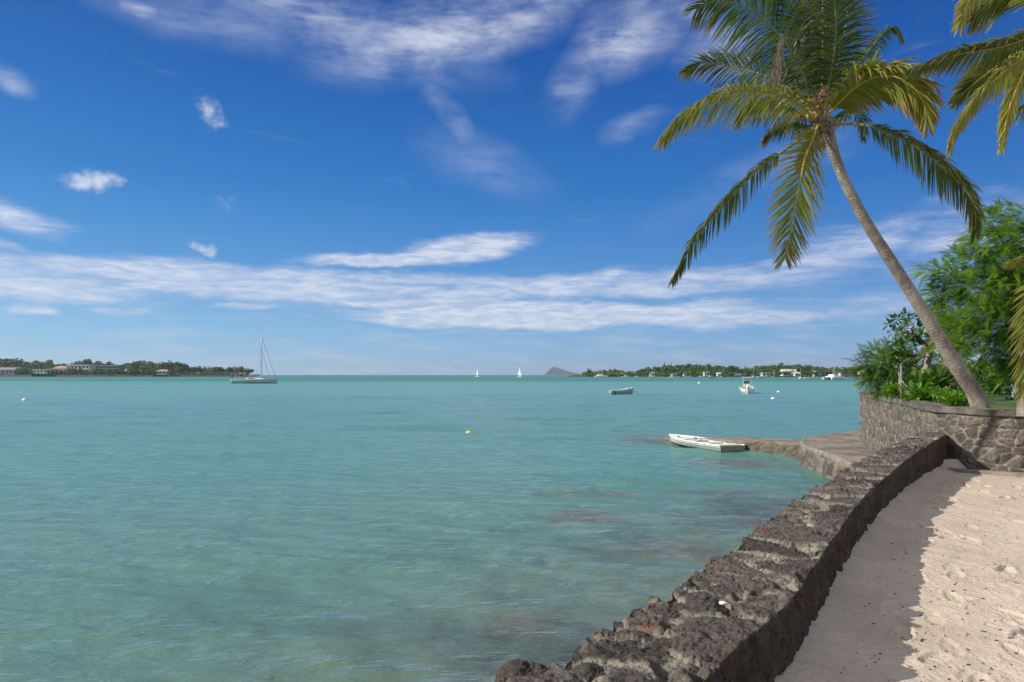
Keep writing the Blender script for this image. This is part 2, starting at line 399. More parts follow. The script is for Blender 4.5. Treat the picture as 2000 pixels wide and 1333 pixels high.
# ================================================================ rock materials
def rock_mat(name, stone_a, stone_b, mortar, pore=0.5, rust=0.5, side=None, fine=1.0):
    m, n = mat(name); P = n.obj
    st = n.attr('stone'); mo = n.attr('mortar')
    c = n.mix(st, stone_a, stone_b)
    c = n.mix(n.mapr(n.noise(P, 14 * fine, 6, 0.7), 0.3, 0.72), c, n.vmath('MULTIPLY', c, (0.45, 0.43, 0.42)))
    spk = n.mapr(n.noise(P, 95 * fine, 3, 0.7), 0.52, 0.72)
    c = n.mix(n.math('MULTIPLY', spk, 0.55), c, (0.30, 0.27, 0.235))
    c = n.mix(n.math('MULTIPLY', n.mapr(n.noise(P, 2.3, 4, 0.6), 0.62, 0.72), rust), c, (0.20, 0.085, 0.035))
    c = n.mix(n.math('MULTIPLY', n.mapr(n.noise(P, 5.1, 5, 0.7), 0.56, 0.70), 0.5), c, (0.30, 0.275, 0.24))
    mc = n.mix(n.mapr(n.noise(P, 30, 4), 0.3, 0.7), mortar, tuple(x * 0.6 for x in mortar))
    c = n.mix(mo, c, mc)
    por = n.mapr(n.voro(P, 42 * fine), 0.0, 0.42, 1.0, 0.0)
    por = n.math('MULTIPLY', por, n.mapr(n.noise(P, 7, 3), 0.35, 0.6))
    c = n.mix(n.math('MULTIPLY', por, pore), c, (0.025, 0.02, 0.017))
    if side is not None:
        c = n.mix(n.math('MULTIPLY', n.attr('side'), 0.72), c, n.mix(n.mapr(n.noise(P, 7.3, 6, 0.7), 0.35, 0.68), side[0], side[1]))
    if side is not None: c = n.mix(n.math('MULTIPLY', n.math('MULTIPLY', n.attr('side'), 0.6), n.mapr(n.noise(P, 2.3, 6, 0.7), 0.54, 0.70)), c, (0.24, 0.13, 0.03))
    h = n.math('SUBTRACT', n.noise(P, 26 * fine, 7, 0.72), n.math('MULTIPLY', por, 0.55))
    setp(n, Base_Color=c, Roughness=0.93, Normal=n.bump(h, 0.03 / fine ** 0.5, 1.0))
    n.bsdf.inputs['Specular IOR Level'].default_value = 0.25
    return m
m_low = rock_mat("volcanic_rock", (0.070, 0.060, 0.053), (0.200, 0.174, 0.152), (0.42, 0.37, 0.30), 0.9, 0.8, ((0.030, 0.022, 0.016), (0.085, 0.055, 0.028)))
m_gar = rock_mat("basalt_masonry", (0.105, 0.096, 0.090), (0.25, 0.22, 0.19), (0.42, 0.37, 0.30), 0.5, 0.25, None, 0.6)
m_conc, n = mat("weathered_concrete"); P = n.obj
c = n.mix(n.mapr(n.noise(P, 1.1, 7, 0.65), 0.35, 0.66), (0.15, 0.125, 0.105), (0.33, 0.28, 0.23))
c = n.mix(n.math('MULTIPLY', n.mapr(n.noise(P, 6, 6, 0.7), 0.45, 0.7), 0.5), c, (0.13, 0.105, 0.085))
setp(n, Base_Color=c, Roughness=0.92, Normal=n.bump(n.noise(P, 8, 8, 0.7), 0.03))

# ================================================================ low lava-rock wall (runs from behind the viewer to the garden wall)
def low_wall():
    L = WS[-1]
    # dense where it is close to the viewer
    ss = [0.0]
    while ss[-1] < L:
        q = resample(WR, [ss[-1]])[0]; d = max(1.9, math.hypot(q[0], q[1]))
        ss.append(ss[-1] + (0.0046 * d if q[1] > 1.2 else 0.06))
    s = np.array(ss[:-1]); C = resample(WR, s)
    T = np.gradient(C, axis=0); T /= np.linalg.norm(T, axis=1)[:, None]; N = np.stack([-T[:, 1], T[:, 0]], 1)      # towards the sea
    ztop = np.interp(C[:, 1], [0, 8, 10, 11.6], [1.41, 1.425, 1.49, 1.59])
    wid = np.interp(C[:, 1], [0, 3, 6, 9, 11.6], [0.60, 0.58, 0.54, 0.48, 0.46])
    # profile: up the sand side, across the top, down the sea side
    prof = []                                        # (kind, fraction)
    na, nt, ns = 46, 84, 34
    r = 0.022
    u = np.concatenate([np.linspace(0, 1, na, endpoint=False), 1 + np.linspace(0, 1, nt, endpoint=False), 2 + np.linspace(0, 1, ns)])
    U = np.repeat(u[None], len(s), 0); H = (ztop - 0.90)[:, None]; W_ = wid[:, None]
    a = np.clip(U, 0, 1); b = np.clip(U - 1, 0, 1); c_ = np.clip(U - 2, 0, 1)
    off = b * W_ + c_ * 0.16; zz = 0.90 + a * H - c_ * 1.75
    tl = a * H + b * W_ + c_ * 1.75                                          # length along the profile
    # outward normal of the profile, blended over the rounded arrises
    edge1 = sstep(tl, H - r, H + r); edge2 = sstep(tl, H + W_ - r, H + W_ + r)
    nn = -(1 - edge1) + edge2; nz = edge1 * (1 - edge2) + 0.0
    nl = np.hypot(nn, nz) + 1e-6; nn, nz = nn / nl, nz / nl
    rx = C[:, None, 0] + N[:, None, 0] * off; ry = C[:, None, 1] + N[:, None, 1] * off; rz = zz
    # rounding
    corner = np.exp(-((tl - H) / 0.05) ** 2) + np.exp(-((tl - H - W_) / 0.08) ** 2)
    S = np.repeat(s[:, None], U.shape[1], 1)
    wv = fbm(P3(S * 2.2, tl * 2.2), 3, 0.5, 11); wv2 = fbm(P3(S * 2.2 + 40, tl * 2.2), 3, 0.5, 12)
    d1, e, cid = voro2((S + 0.30 * (wv - 0.5)) / 0.42, (tl + 0.35 * (wv2 - 0.5) + 0.12) / 0.74, 4, 0.95)
    d1b, eb, cidb = voro2((S + 0.2 * (wv2 - 0.5)) / 0.20, (tl + 0.2 * (wv - 0.5)) / 0.26, 8, 0.95)
    isc = sstep(fbm(P3(S * 0.9, tl * 0.9), 2, 0.5, 77), 0.58, 0.64)
    e = e * (1 - isc) + eb * isc; cid = cid * (1 - isc) + cidb * isc
    stonemask = sstep(e, 0.02, 0.15)
    topmask = edge1 * (1 - edge2)
    n1 = fbm(P3(rx * 5, ry * 5, rz * 5), 5, 0.55, 21); n2 = fbm(P3(rx * 22, ry * 22, rz * 22), 4, 0.6, 22)
    ridg = np.abs(fbm(P3(rx * 9, ry * 9, rz * 9), 4, 0.6, 25) - 0.5) * 2
    pd1, pe, pc = voro2(S / 0.034, tl / 0.034, 71, 0.9); pits = sstep(pd1, 0.34, 0.12) * sstep(pc, 0.35, 0.6)
    near = sstep(C[:, 1], 4.6, 2.8)[:, None]; n3 = fbm(P3(rx * 60, ry * 60, rz * 60), 3, 0.6, 23)
    tilt = (cid - 0.5) * 0.10 * (np.sin(S * 9 + cid * 40) * 0.3)
    dsp = -0.022 + stonemask * (0.012 + 0.030 * cid) + (0.020 + 0.045 * near) * (n1 - 0.5) + 0.030 * (n2 - 0.5) + 0.020 * (n3 - 0.5) + (0.004 + 0.022 * near) * (ridg - 0.3) * stonemask - 0.018 * pits
    holes = sstep(fbm(P3(rx * 6.5, ry * 6.5, rz * 6.5), 3, 0.5, 91), 0.34, 0.25)
    fine_ = 0.020 * (n3 - 0.5) + 0.012 * (n2 - 0.5); bas_ = dsp - fine_; cap_ = -0.004 + 0.022 * (cid - 0.5)
    dsp = np.where(bas_ > cap_, cap_ + (bas_ - cap_) * (0.22 + 0.5 * near), bas_) + fine_
    dsp -= 0.07 * holes
    lump = fbm(P3(S * 3.1, tl * 1.0), 4, 0.6, 41)
    dsp += corner * (-0.012 + (0.09 + 0.13 * near) * (lump - 0.5) + 0.08 * (fbm(P3(S * 9, tl * 4), 3, .6, 42) - .5))
    dsp += c_ * 0.25 * (fbm(P3(rx * 2, ry * 2, rz * 2), 3, 0.5, 55) - 0.35)
    dsp = dsp * (1 - 0.2 * (1 - edge1) * sstep(tl, H - 0.08, H - 0.25))
    x = rx + N[:, None, 0] * nn * dsp + T[:, None, 0] * 0.03 * (n2 - 0.5); y = ry + N[:, None, 1] * nn * dsp + T[:, None, 1] * 0.03 * (n1 - 0.5); z = rz + nz * dsp
    V = np.stack([x, y, z], -1).reshape(-1, 3); n_, m_ = U.shape
    Q = grid_idx(n_, m_)
    V = np.vstack([V, [C[-1, 0] + N[-1, 0] * .25, C[-1, 1] + N[-1, 1] * .25, 0.6]]); ce = len(V) - 1
    mort = (1 - sstep(e, 0.04, 0.19)) * (0.35 + 0.65 * topmask) * sstep(n1, 0.25, 0.46)
    pad = lambda A: np.append(A.ravel(), 0)
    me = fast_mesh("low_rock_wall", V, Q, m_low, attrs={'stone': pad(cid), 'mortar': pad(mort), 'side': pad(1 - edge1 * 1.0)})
    # closing cap at the far end
    last = [(n_ - 1) * m_ + k for k in range(m_)]
    bm = bmesh.new(); bm.from_mesh(me.data); bm.verts.ensure_lookup_table()
    for k in range(m_ - 1): bm.faces.new((bm.verts[last[k]], bm.verts[ce], bm.verts[last[k + 1]]))
    bm.to_mesh(me.data); bm.free()
    return me
lw = tag(low_wall(), "low rugged wall of dark pitted lava rock between sand and sea", "wall", kind="thing")

# ================================================================ garden retaining wall
def garden_wall():
    s0 = np.interp(8.0, [0, 1], [0, 1]); L = CWS[-1]
    s = np.arange(6.0, L - 14, 0.02); C = resample(CW, s)
    T = np.gradient(C, axis=0); T /= np.linalg.norm(T, axis=1)[:, None]; N = np.stack([-T[:, 1], T[:, 0]], 1)
    if N[len(N) // 3].dot(np.array([-0.5, -0.85])) < 0: N = -N              # outwards: to the sea and the sand
    ztop = np.interp(C[:, 1], [8, 11.1, 11.6, 20, 30], [2.0, 2.015, 2.04, 2.065, 2.07])
    cop = 0.10; H = 1.65 * np.ones_like(ztop)
    zb = ztop - 1.72
    na, nc, nt = 86, 8, 18
    rows = []
    u1 = np.linspace(0, 1, na); u2 = np.linspace(0, 1, nc); u3 = np.linspace(0, 1, nt)
    off = np.concatenate([np.zeros(na), np.full(nc, 0.035), 0.035 - u3 * 0.42])
    zf = np.concatenate([-cop - (1 - u1) * 1.62, -cop + u2 * cop, np.zeros(nt)])
    kind = np.concatenate([np.zeros(na), np.ones(nc), np.full(nt, 2.0)])
    K = np.repeat(kind[None], len(s), 0)
    OFF = np.repeat(off[None], len(s), 0) + np.where(K == 0, -0.05 * 0, 0); Z = ztop[:, None] + zf[None]
    S = np.repeat(s[:, None], len(off), 1); TL = Z - OFF
    rx = C[:, None, 0] + N[:, None, 0] * OFF; ry = C[:, None, 1] + N[:, None, 1] * OFF
    w1 = 0.5 + 0.5 * fbm(P3(S * 1.6, TL * 1.6), 3, 0.5, 61); w2 = fbm(P3(S * 1.6 + 9, TL * 1.6), 3, 0.5, 62)
    d1, e, cid = voro2((S + 0.2 * (w1 - 0.5)) / 0.20, (TL + 0.14 * (w2 - 0.5)) / 0.175, 14, 0.95)
    n1 = fbm(P3(rx * 4, ry * 4, Z * 4), 4, 0.55, 63); n2 = fbm(P3(rx * 18, ry * 18, Z * 18), 4, 0.6, 64)
    isf = (K == 0)
    dsp = np.where(isf, -0.014 + 0.032 * sstep(e, 0.04, 0.16) * (0.35 + 1.1 * cid), 0) + 0.035 * (n1 - 0.5) + 0.02 * (n2 - 0.5)
    dsp = np.where(K == 1, dsp + 0.05 * (fbm(P3(S * 2.5, 0 * S), 3) - 0.5), dsp)
    nz = (K == 2) * 1.0; nn = 1 - nz
    x = rx + N[:, None, 0] * nn * dsp; y = ry + N[:, None, 1] * nn * dsp; z = Z + nz * dsp * 1.2 - (K == 1) * 0.0
    mort = np.where(isf, 0.95 * (1 - sstep(e, 0.05, 0.15)) * (0.5 + 0.5 * sstep(n1, .35, .55)), 0.12 + 0.25 * sstep(n1, 0.5, 0.6))
    stone = np.where(isf, cid, 0.15 + 0.2 * n1)
    return fast_mesh("garden_wall", np.stack([x, y, z], -1).reshape(-1, 3), grid_idx(*S.shape), m_gar, attrs={'stone': stone, 'mortar': mort})
tag(garden_wall(), "curved retaining wall of grey basalt stones set in pale mortar under a dark coping", "wall", kind="thing")

# ================================================================ sand terrace
m_sand, n = mat("beach_sand"); P = n.obj
c = n.mix(n.mapr(n.noise(P, 1.6, 5, 0.6), 0.3, 0.7), (0.54, 0.45, 0.36), (0.64, 0.54, 0.44))
c = n.mix(n.math('MULTIPLY', n.mapr(n.noise(P, 60, 3, 0.7), 0.45, 0.7), 0.25), c, (0.36, 0.29, 0.22))
c = n.mix(n.math('MULTIPLY', n.mapr(n.noise(P, 190, 2, 0.6), 0.62, 0.72), 0.5), c, (0.20, 0.15, 0.11))
setp(n, Base_Color=c, Roughness=0.95)
sb = n.math('ADD', n.math('MULTIPLY', n.noise(P, 14, 5, 0.6, 1.2), 0.7), n.math('MULTIPLY', n.noise(P, 70, 3, 0.6), 0.2))
setp(n, Normal=n.bump(sb, 0.026, 1.0)); n.bsdf.inputs['Specular IOR Level'].default_value = 0.15
ys = np.concatenate([np.linspace(-4, 2.6, 40, endpoint=False), 2.6 * (13.2 / 2.6) ** np.linspace(0, 1, 620)])
vx = np.linspace(0, 1, 620) ** 1.25
xl = np.interp(ys, WR[:, 1], WR[:, 0]) - 0.0 + np.clip((ys - 11.4) * 2, 0, 9); X = xl[:, None] + vx[None] * (15 - xl[:, None] * 0.4); Y = np.repeat(ys[:, None], 620, 1)
X = X + 0.25; X[:, 0] -= 0.5
Z = 1.0 + 0.035 * (fbm(P3(X * 1.1, Y * 1.1), 3, 0.5, 71) - 0.5) + 0.022 * (fbm(P3(X * 5, Y * 5), 3, 0.5, 72) - 0.5) + 0.008 * (fbm(P3(X * 16, Y * 16), 3, 0.55, 73) - 0.5)
fr_ = np.random.default_rng(12)
for k in range(230):                                            # worn footprints
    yy = 2.8 + 9 * fr_.random() ** 1.3; xx = np.interp(yy, WR[:, 1], WR[:, 0]) + 0.35 + fr_.random() * (1.2 + yy * 0.55)
    a = fr_.normal(0.45, 0.5); ca, sa = math.cos(a), math.sin(a)
    dx, dy = X - xx, Y - yy; m_ = (np.abs(dx) < 0.35) & (np.abs(dy) < 0.35)
    if not m_.any(): continue
    p = (dx[m_] * ca - dy[m_] * sa) / 0.052; q = (dx[m_] * sa + dy[m_] * ca) / 0.135; rr = np.sqrt(p ** 2 + q ** 2)
    ridge = 0.0022 * np.sin(q * 16) * (rr < 0.9) if k % 3 == 0 else 0
    Z[m_] += (-0.016 * sstep(rr, 1.15, 0.75) + 0.009 * np.exp(-((rr - 1.2) / 0.22) ** 2) + ridge) * fr_.uniform(0.35, 1.1)
near_wall = np.exp(-(X - xl[:, None]) / 0.12); Z += 0.02 * near_wall
tag(fast_mesh("sand", np.stack([X, Y, Z], -1).reshape(-1, 3), grid_idx(*X.shape), m_sand), kind='structure')
SANDX, SANDY, SANDZ = X, Y, Z

# dark scraps of weed and coral strewn over the sand: nobody could count them
m_scrap = simple("dark_weed_scraps", (0.075, 0.055, 0.042), 0.9, 0.4, 40)
V = []; Q = []
for k in range(1500):
    yy = 2.7 + 9 * fr_.random() ** 1.5; xx = np.interp(yy, WR[:, 1], WR[:, 0]) + 0.12 + fr_.random() ** 0.9 * (0.7 + yy * 0.5)
    i = np.argmin(np.abs(SANDY[:, 0] - yy)); j = np.argmin(np.abs(SANDX[i] - xx)); zz = SANDZ[i, j]
    r = 0.003 + 0.008 * fr_.random() ** 2.2; b = len(V); nv = 7; a0 = fr_.random() * 6.28; st = fr_.uniform(1, 2.3); ro = fr_.normal(0.3, .6)
    for lay, (sc, hz) in enumerate(((1.0, -0.003), (0.75, 0.0035))):
        for q in range(nv):
            a = a0 + 6.28 * q / nv; rr = r * sc * fr_.uniform(0.6, 1.3); px_, py_ = rr * st * math.cos(a), rr * math.sin(a)
            V.append((xx + px_ * math.cos(ro) - py_ * math.sin(ro), yy + px_ * math.sin(ro) + py_ * math.cos(ro), zz + hz + fr_.uniform(0, .001)))
    for q in range(nv): Q.append((b + q, b + (q + 1) % nv, b + nv + (q + 1) % nv, b + nv + q))
    for q in range(1, nv - 1, 2): Q.append((b + nv, b + nv + q, b + nv + q + 1, b + nv + min(q + 2, nv - 1)))
tag(fast_mesh("beach_litter", V, Q, m_scrap, smooth=False), "small dark scraps of weed and bark strewn over the pale sand", "beach litter", kind='stuff')

# concrete kerb at the foot of the garden wall
V = []; kp = crom([(6.95, 11.60), (7.6, 11.12), (8.4, 10.62), (9.6, 9.9), (12, 8.6)], 160); T = np.gradient(kp, axis=0); T /= np.linalg.norm(T, axis=1)[:, None]; N = np.stack([T[:, 1], -T[:, 0]], 1)
pr = [(-0.16, 0.93), (-0.155, 1.03), (-0.13, 1.05), (-0.05, 1.055), (0.03, 1.05), (0.045, 1.03), (0.05, 0.93)]
K = np.array([[(kp[i, 0] - N[i, 0] * o_, kp[i, 1] - N[i, 1] * o_, z_) for o_, z_ in pr] for i in range(160)])
K += 0.016 * (fbm(K * 6, 3)[..., None] - 0.5)
tag(fast_mesh("concrete_kerb", K.reshape(-1, 3), grid_idx(160, len(pr)), m_conc), "worn concrete kerb between the sand and the foot of the basalt garden wall", "kerb")

# ================================================================ boat deck and jetty
def slab(name, poly, ztop, zbot, mt, mside, label, cat, res=0.10, amp=0.02, batter=0.1, sideamp=0.10, zfun=None):
    """a rough platform: top sheet clipped to poly + stone sides"""
    poly = np.array(poly, float); cl = np.vstack([poly, poly[:1]])
    s = arclen(cl); E = resample(cl, np.arange(0, s[-1], res)); n_ = len(E); ctr = poly.mean(0)
    root = empty(name, (ctr[0], ctr[1], zbot), label, cat)
    zt = np.full(n_, ztop) if zfun is None else zfun(E)
    nb = 16; f = np.linspace(0, 1, nb)
    T = np.roll(E, -1, 0) - np.roll(E, 1, 0); T /= np.linalg.norm(T, axis=1)[:, None]; N = np.stack([T[:, 1], -T[:, 0]], 1)
    if ((E - ctr) * N).sum() < 0: N = -N
    Zs = zt[:, None] * (1 - f) + zbot * f
    off = batter * f[None]
    X = E[:, None, 0] + N[:, None, 0] * off; Y = E[:, None, 1] + N[:, None, 1] * off
    S = np.repeat(np.arange(n_)[:, None] * res, nb, 1)
    d1, e, cid = voro2(S / 0.42, Zs / 0.34, 33, 0.9)
    q = fbm(P3(X * 3, Y * 3, Zs * 3), 4, 0.6, 35)
    d = sideamp * (q - 0.5) + 0.05 * sstep(e, 0.02, 0.25) * f[None] ** 0.2 * (f[None] > 0)
    X = X + N[:, None, 0] * d; Y = Y + N[:, None, 1] * d
    Vs = np.stack([X, Y, Zs], -1) - np.array([ctr[0], ctr[1], zbot])
    # inner rings shrink to the centre for the top
    rings = []; fr2 = np.linspace(0, 1, 26)
    Eo = np.stack([X[:, 0], Y[:, 0]], 1)
    for g in fr2:
        pt = Eo * (1 - g) + ctr * g; zz_ = (zt * (1 - g) + zt.mean() * g) + amp * (fbm(P3(pt[:, 0] * 2.5, pt[:, 1] * 2.5), 4, 0.6, 37) - 0.5) * (g > 0)
        rings.append(np.stack([pt[:, 0] - ctr[0], pt[:, 1] - ctr[1], zz_ - zbot], 1))
    Vt = np.array(rings)
    fast_mesh("paving", Vt.reshape(-1, 3), grid_idx(26, n_, True), mt, root, smooth=True)
    nbv = np.transpose(Vs, (1, 0, 2)); tr_ = lambda A: A.T
    fast_mesh("stone_facing", nbv.reshape(-1, 3), grid_idx(nb, n_, True), mside, root,
              attrs={'stone': tr_(cid), 'mortar': tr_(0.7 * (1 - sstep(e, 0.02, 0.14)) + 0.6 * (f[None] < 0.12)), 'side': tr_(0 * cid)})
    return root
slab("boat_deck", [(8.56, 20.1), (9.5, 22.3), (11.2, 23.9), (13.3, 25.6), (15, 25.5), (12, 20), (10, 14), (8.2, 11.9), (6.6, 11.3), (7.0, 13.0), (7.75, 15.2), (8.16, 17.2)],
     0.56, -0.5, m_conc, m_gar, "weathered concrete deck with rough stone side between the lava wall and garden wall", "deck", 0.10, 0.03, 0.18, 0.16)
m_jet = rock_mat("jetty_rock", (0.12, 0.105, 0.088), (0.22, 0.19, 0.155), (0.32, 0.27, 0.21), 0.5, 0.4, None, 0.5)
m_jtop, n = mat("jetty_top"); P = n.obj
c = n.mix(n.mapr(n.noise(P, 1.2, 6, 0.7), 0.38, 0.62), (0.14, 0.115, 0.09), (0.30, 0.25, 0.195))
c = n.mix(n.mapr(n.noise(P, 0.7, 3), 0.60, 0.70), c, (0.27, 0.18, 0.115))
setp(n, Base_Color=c, Roughness=0.9, Normal=n.bump(n.noise(P, 6, 8, 0.7), 0.05))
slab("rock_jetty", [(9.3, 21.65), (8.4, 22.5), (7.7, 23.25), (7.25, 24.4), (6.7, 25.9), (6.0, 27.1), (6.1, 28.2), (7.2, 27.3), (8.6, 25.6), (9.9, 24.0)],
     0.4, -0.5, m_jtop, m_jet, "low brown rock jetty running out from the concrete deck behind the white dinghy", "jetty", 0.10, 0.09, 0.12, 0.30,
     zfun=lambda E: np.interp(E[:, 1], [21.5, 23.2, 25.5, 27, 28.3], [0.47, 0.38, 0.26, 0.10, 0.02]))

# garden terrace: soil and lawn behind the wall
m_lawn, n = mat("lawn_grass"); P = n.obj
c = n.mix(n.mapr(n.noise(P, 2.5, 6, 0.65), 0.3, 0.7), (0.055, 0.12, 0.022), (0.13, 0.20, 0.045))
c = n.mix(n.mapr(n.noise(P, 0.6, 4), 0.58, 0.70), c, (0.20, 0.16, 0.08))
setp(n, Base_Color=c, Roughness=0.9, Normal=n.bump(n.noise(P, 40, 5, 0.7), 0.05))
s = np.arange(6.0, CWS[-1] - 14, 0.2); C = resample(CW, s); T = np.gradient(C, axis=0); T /= np.linalg.norm(T, axis=1)[:, None]; N = np.stack([T[:, 1], -T[:, 0]], 1)
if N[len(N) // 3].dot(np.array([-0.5, -0.85])) > 0: N = -N
E = C + N * 0.30; cen = np.array([24.0, 16.0]); g = np.linspace(0, 1, 40) ** 1.3
X = E[None, :, 0] * (1 - g[:, None]) + cen[0] * g[:, None]; Y = E[None, :, 1] * (1 - g[:, None]) + cen[1] * g[:, None]
Z = 1.985 + 0.06 * (fbm(P3(X * 0.8, Y * 0.8), 3) - 0.5)
tag(fast_mesh("lawn", np.stack([X, Y, Z], -1).reshape(-1, 3), grid_idx(*X.shape), m_lawn), kind='structure')
MB().prism([(12.5, 16.3), (30, 14.6), (30, 15.7), (12.5, 17.3)], 1.9, 2.035).build("garden_path", m_conc)
tag(bpy.data.objects["garden_path"], kind='structure')
# ================================================================ foliage materials
def leaf_mat(name, green, lit, yellow=(0.30, 0.26, 0.05), brown=(0.16, 0.10, 0.05), trans=0.45, gloss=0.45):
    m, n = mat(name)
    rn = n.attr('rnd'); c = n.mix(rn, green, lit)
    c = n.mix(n.mapr(n.noise(n.obj, 1.7, 3), 0.35, 0.65, 0, 0.6), c, tuple(x * 0.62 for x in green))
    c = n.mix(n.attr('tint'), c, yellow)
    c = n.mix(n.attr('brown'), c, brown)
    setp(n, Base_Color=c, Roughness=gloss); n.bsdf.inputs['Specular IOR Level'].default_value = 0.35
    t = n.new('ShaderNodeBsdfTranslucent', i_Color=n.mix(1.0, c, (1.0, 1.05, 0.45), 'MULTIPLY'))
    mx = n.new('ShaderNodeMixShader', ins={0: trans, 1: n.bsdf.outputs[0], 2: t.outputs[0]})
    n.l.new(mx.outputs[0], n.out.inputs[0])
    return m
m_frond = leaf_mat("palm_leaflets", (0.040, 0.095, 0.014), (0.140, 0.225, 0.030), (0.56, 0.54, 0.09), (0.36, 0.23, 0.13), 0.45, 0.35)
m_feather = leaf_mat("feathery_leaves", (0.13, 0.26, 0.030), (0.37, 0.56, 0.075), (0.45, 0.52, 0.09), (0.12, 0.08, 0.03), 0.45, 0.55)
m_bush = leaf_mat("blue_green_feathery_leaves", (0.085, 0.18, 0.028), (0.28, 0.42, 0.065), (0.3, 0.32, 0.07), (0.12, 0.08, 0.03), 0.4, 0.55)
m_broad = leaf_mat("broad_glossy_leaves", (0.050, 0.13, 0.020), (0.17, 0.29, 0.045), (0.25, 0.28, 0.04), (0.12, 0.08, 0.03), 0.35, 0.35)
m_bright = leaf_mat("bright_green_leaves", (0.10, 0.27, 0.025), (0.24, 0.45, 0.045), (0.35, 0.36, 0.05), (0.1, 0.07, 0.03), 0.45, 0.4)
m_far = leaf_mat("distant_foliage", (0.062, 0.125, 0.030), (0.16, 0.25, 0.052), (0.13, 0.13, 0.04), (0.1, 0.07, 0.03), 0.2, 0.8)
m_farc = leaf_mat("distant_needles", (0.045, 0.070, 0.032), (0.10, 0.125, 0.05), (0.1, 0.09, 0.04), (0.1, 0.07, 0.03), 0.15, 0.8)
m_rachis, n = mat("palm_midrib")
setp(n, Base_Color=n.mix(n.attr('tint'), n.mix(n.mapr(n.noise(n.obj, 6, 4), .3, .7), (0.13, 0.14, 0.035), (0.24, 0.22, 0.07)), (0.55, 0.38, 0.06)), Roughness=0.45)
m_bark, n = mat("palm_bark"); P = n.obj
g = n.attr('ring'); c = n.mix(n.mapr(n.noise(P, 3.0, 6, 0.7), 0.32, 0.68), (0.20, 0.165, 0.135), (0.42, 0.37, 0.31))
c = n.mix(n.math('MULTIPLY', n.mapr(n.noise(n.vmath('MULTIPLY', P, (4, 4, 1.2)), 3.0, 5, 0.7), 0.5, 0.7), 0.6), c, (0.095, 0.075, 0.06))
c = n.mix(n.math('MULTIPLY', g, 0.7), c, (0.07, 0.055, 0.042))
c = n.mix(n.math('MULTIPLY', n.mapr(n.noise(P, 9, 3), 0.66, 0.70), 0.6), c, (0.50, 0.48, 0.42))
setp(n, Base_Color=c, Roughness=0.9, Normal=n.bump(n.noise(n.vmath('MULTIPLY', P, (1, 1, 0.35)), 40, 6, 0.7), 0.012))
m_twig = simple("pale_bark", (0.33, 0.26, 0.18), 0.85, 0.35, 8, 0.01)
m_dark_twig = simple("dark_bark", (0.09, 0.068, 0.048), 0.9, 0.3, 8, 0.01)
m_dead = simple("dead_palm_fibre", (0.24, 0.19, 0.145), 0.95, 0.45, 14, 0.004)
m_stalk = simple("coconut_flower_stalk", (0.46, 0.22, 0.05), 0.7, 0.4, 14)
m_nut = simple("young_coconut", (0.42, 0.27, 0.07), 0.45, 0.3, 8)

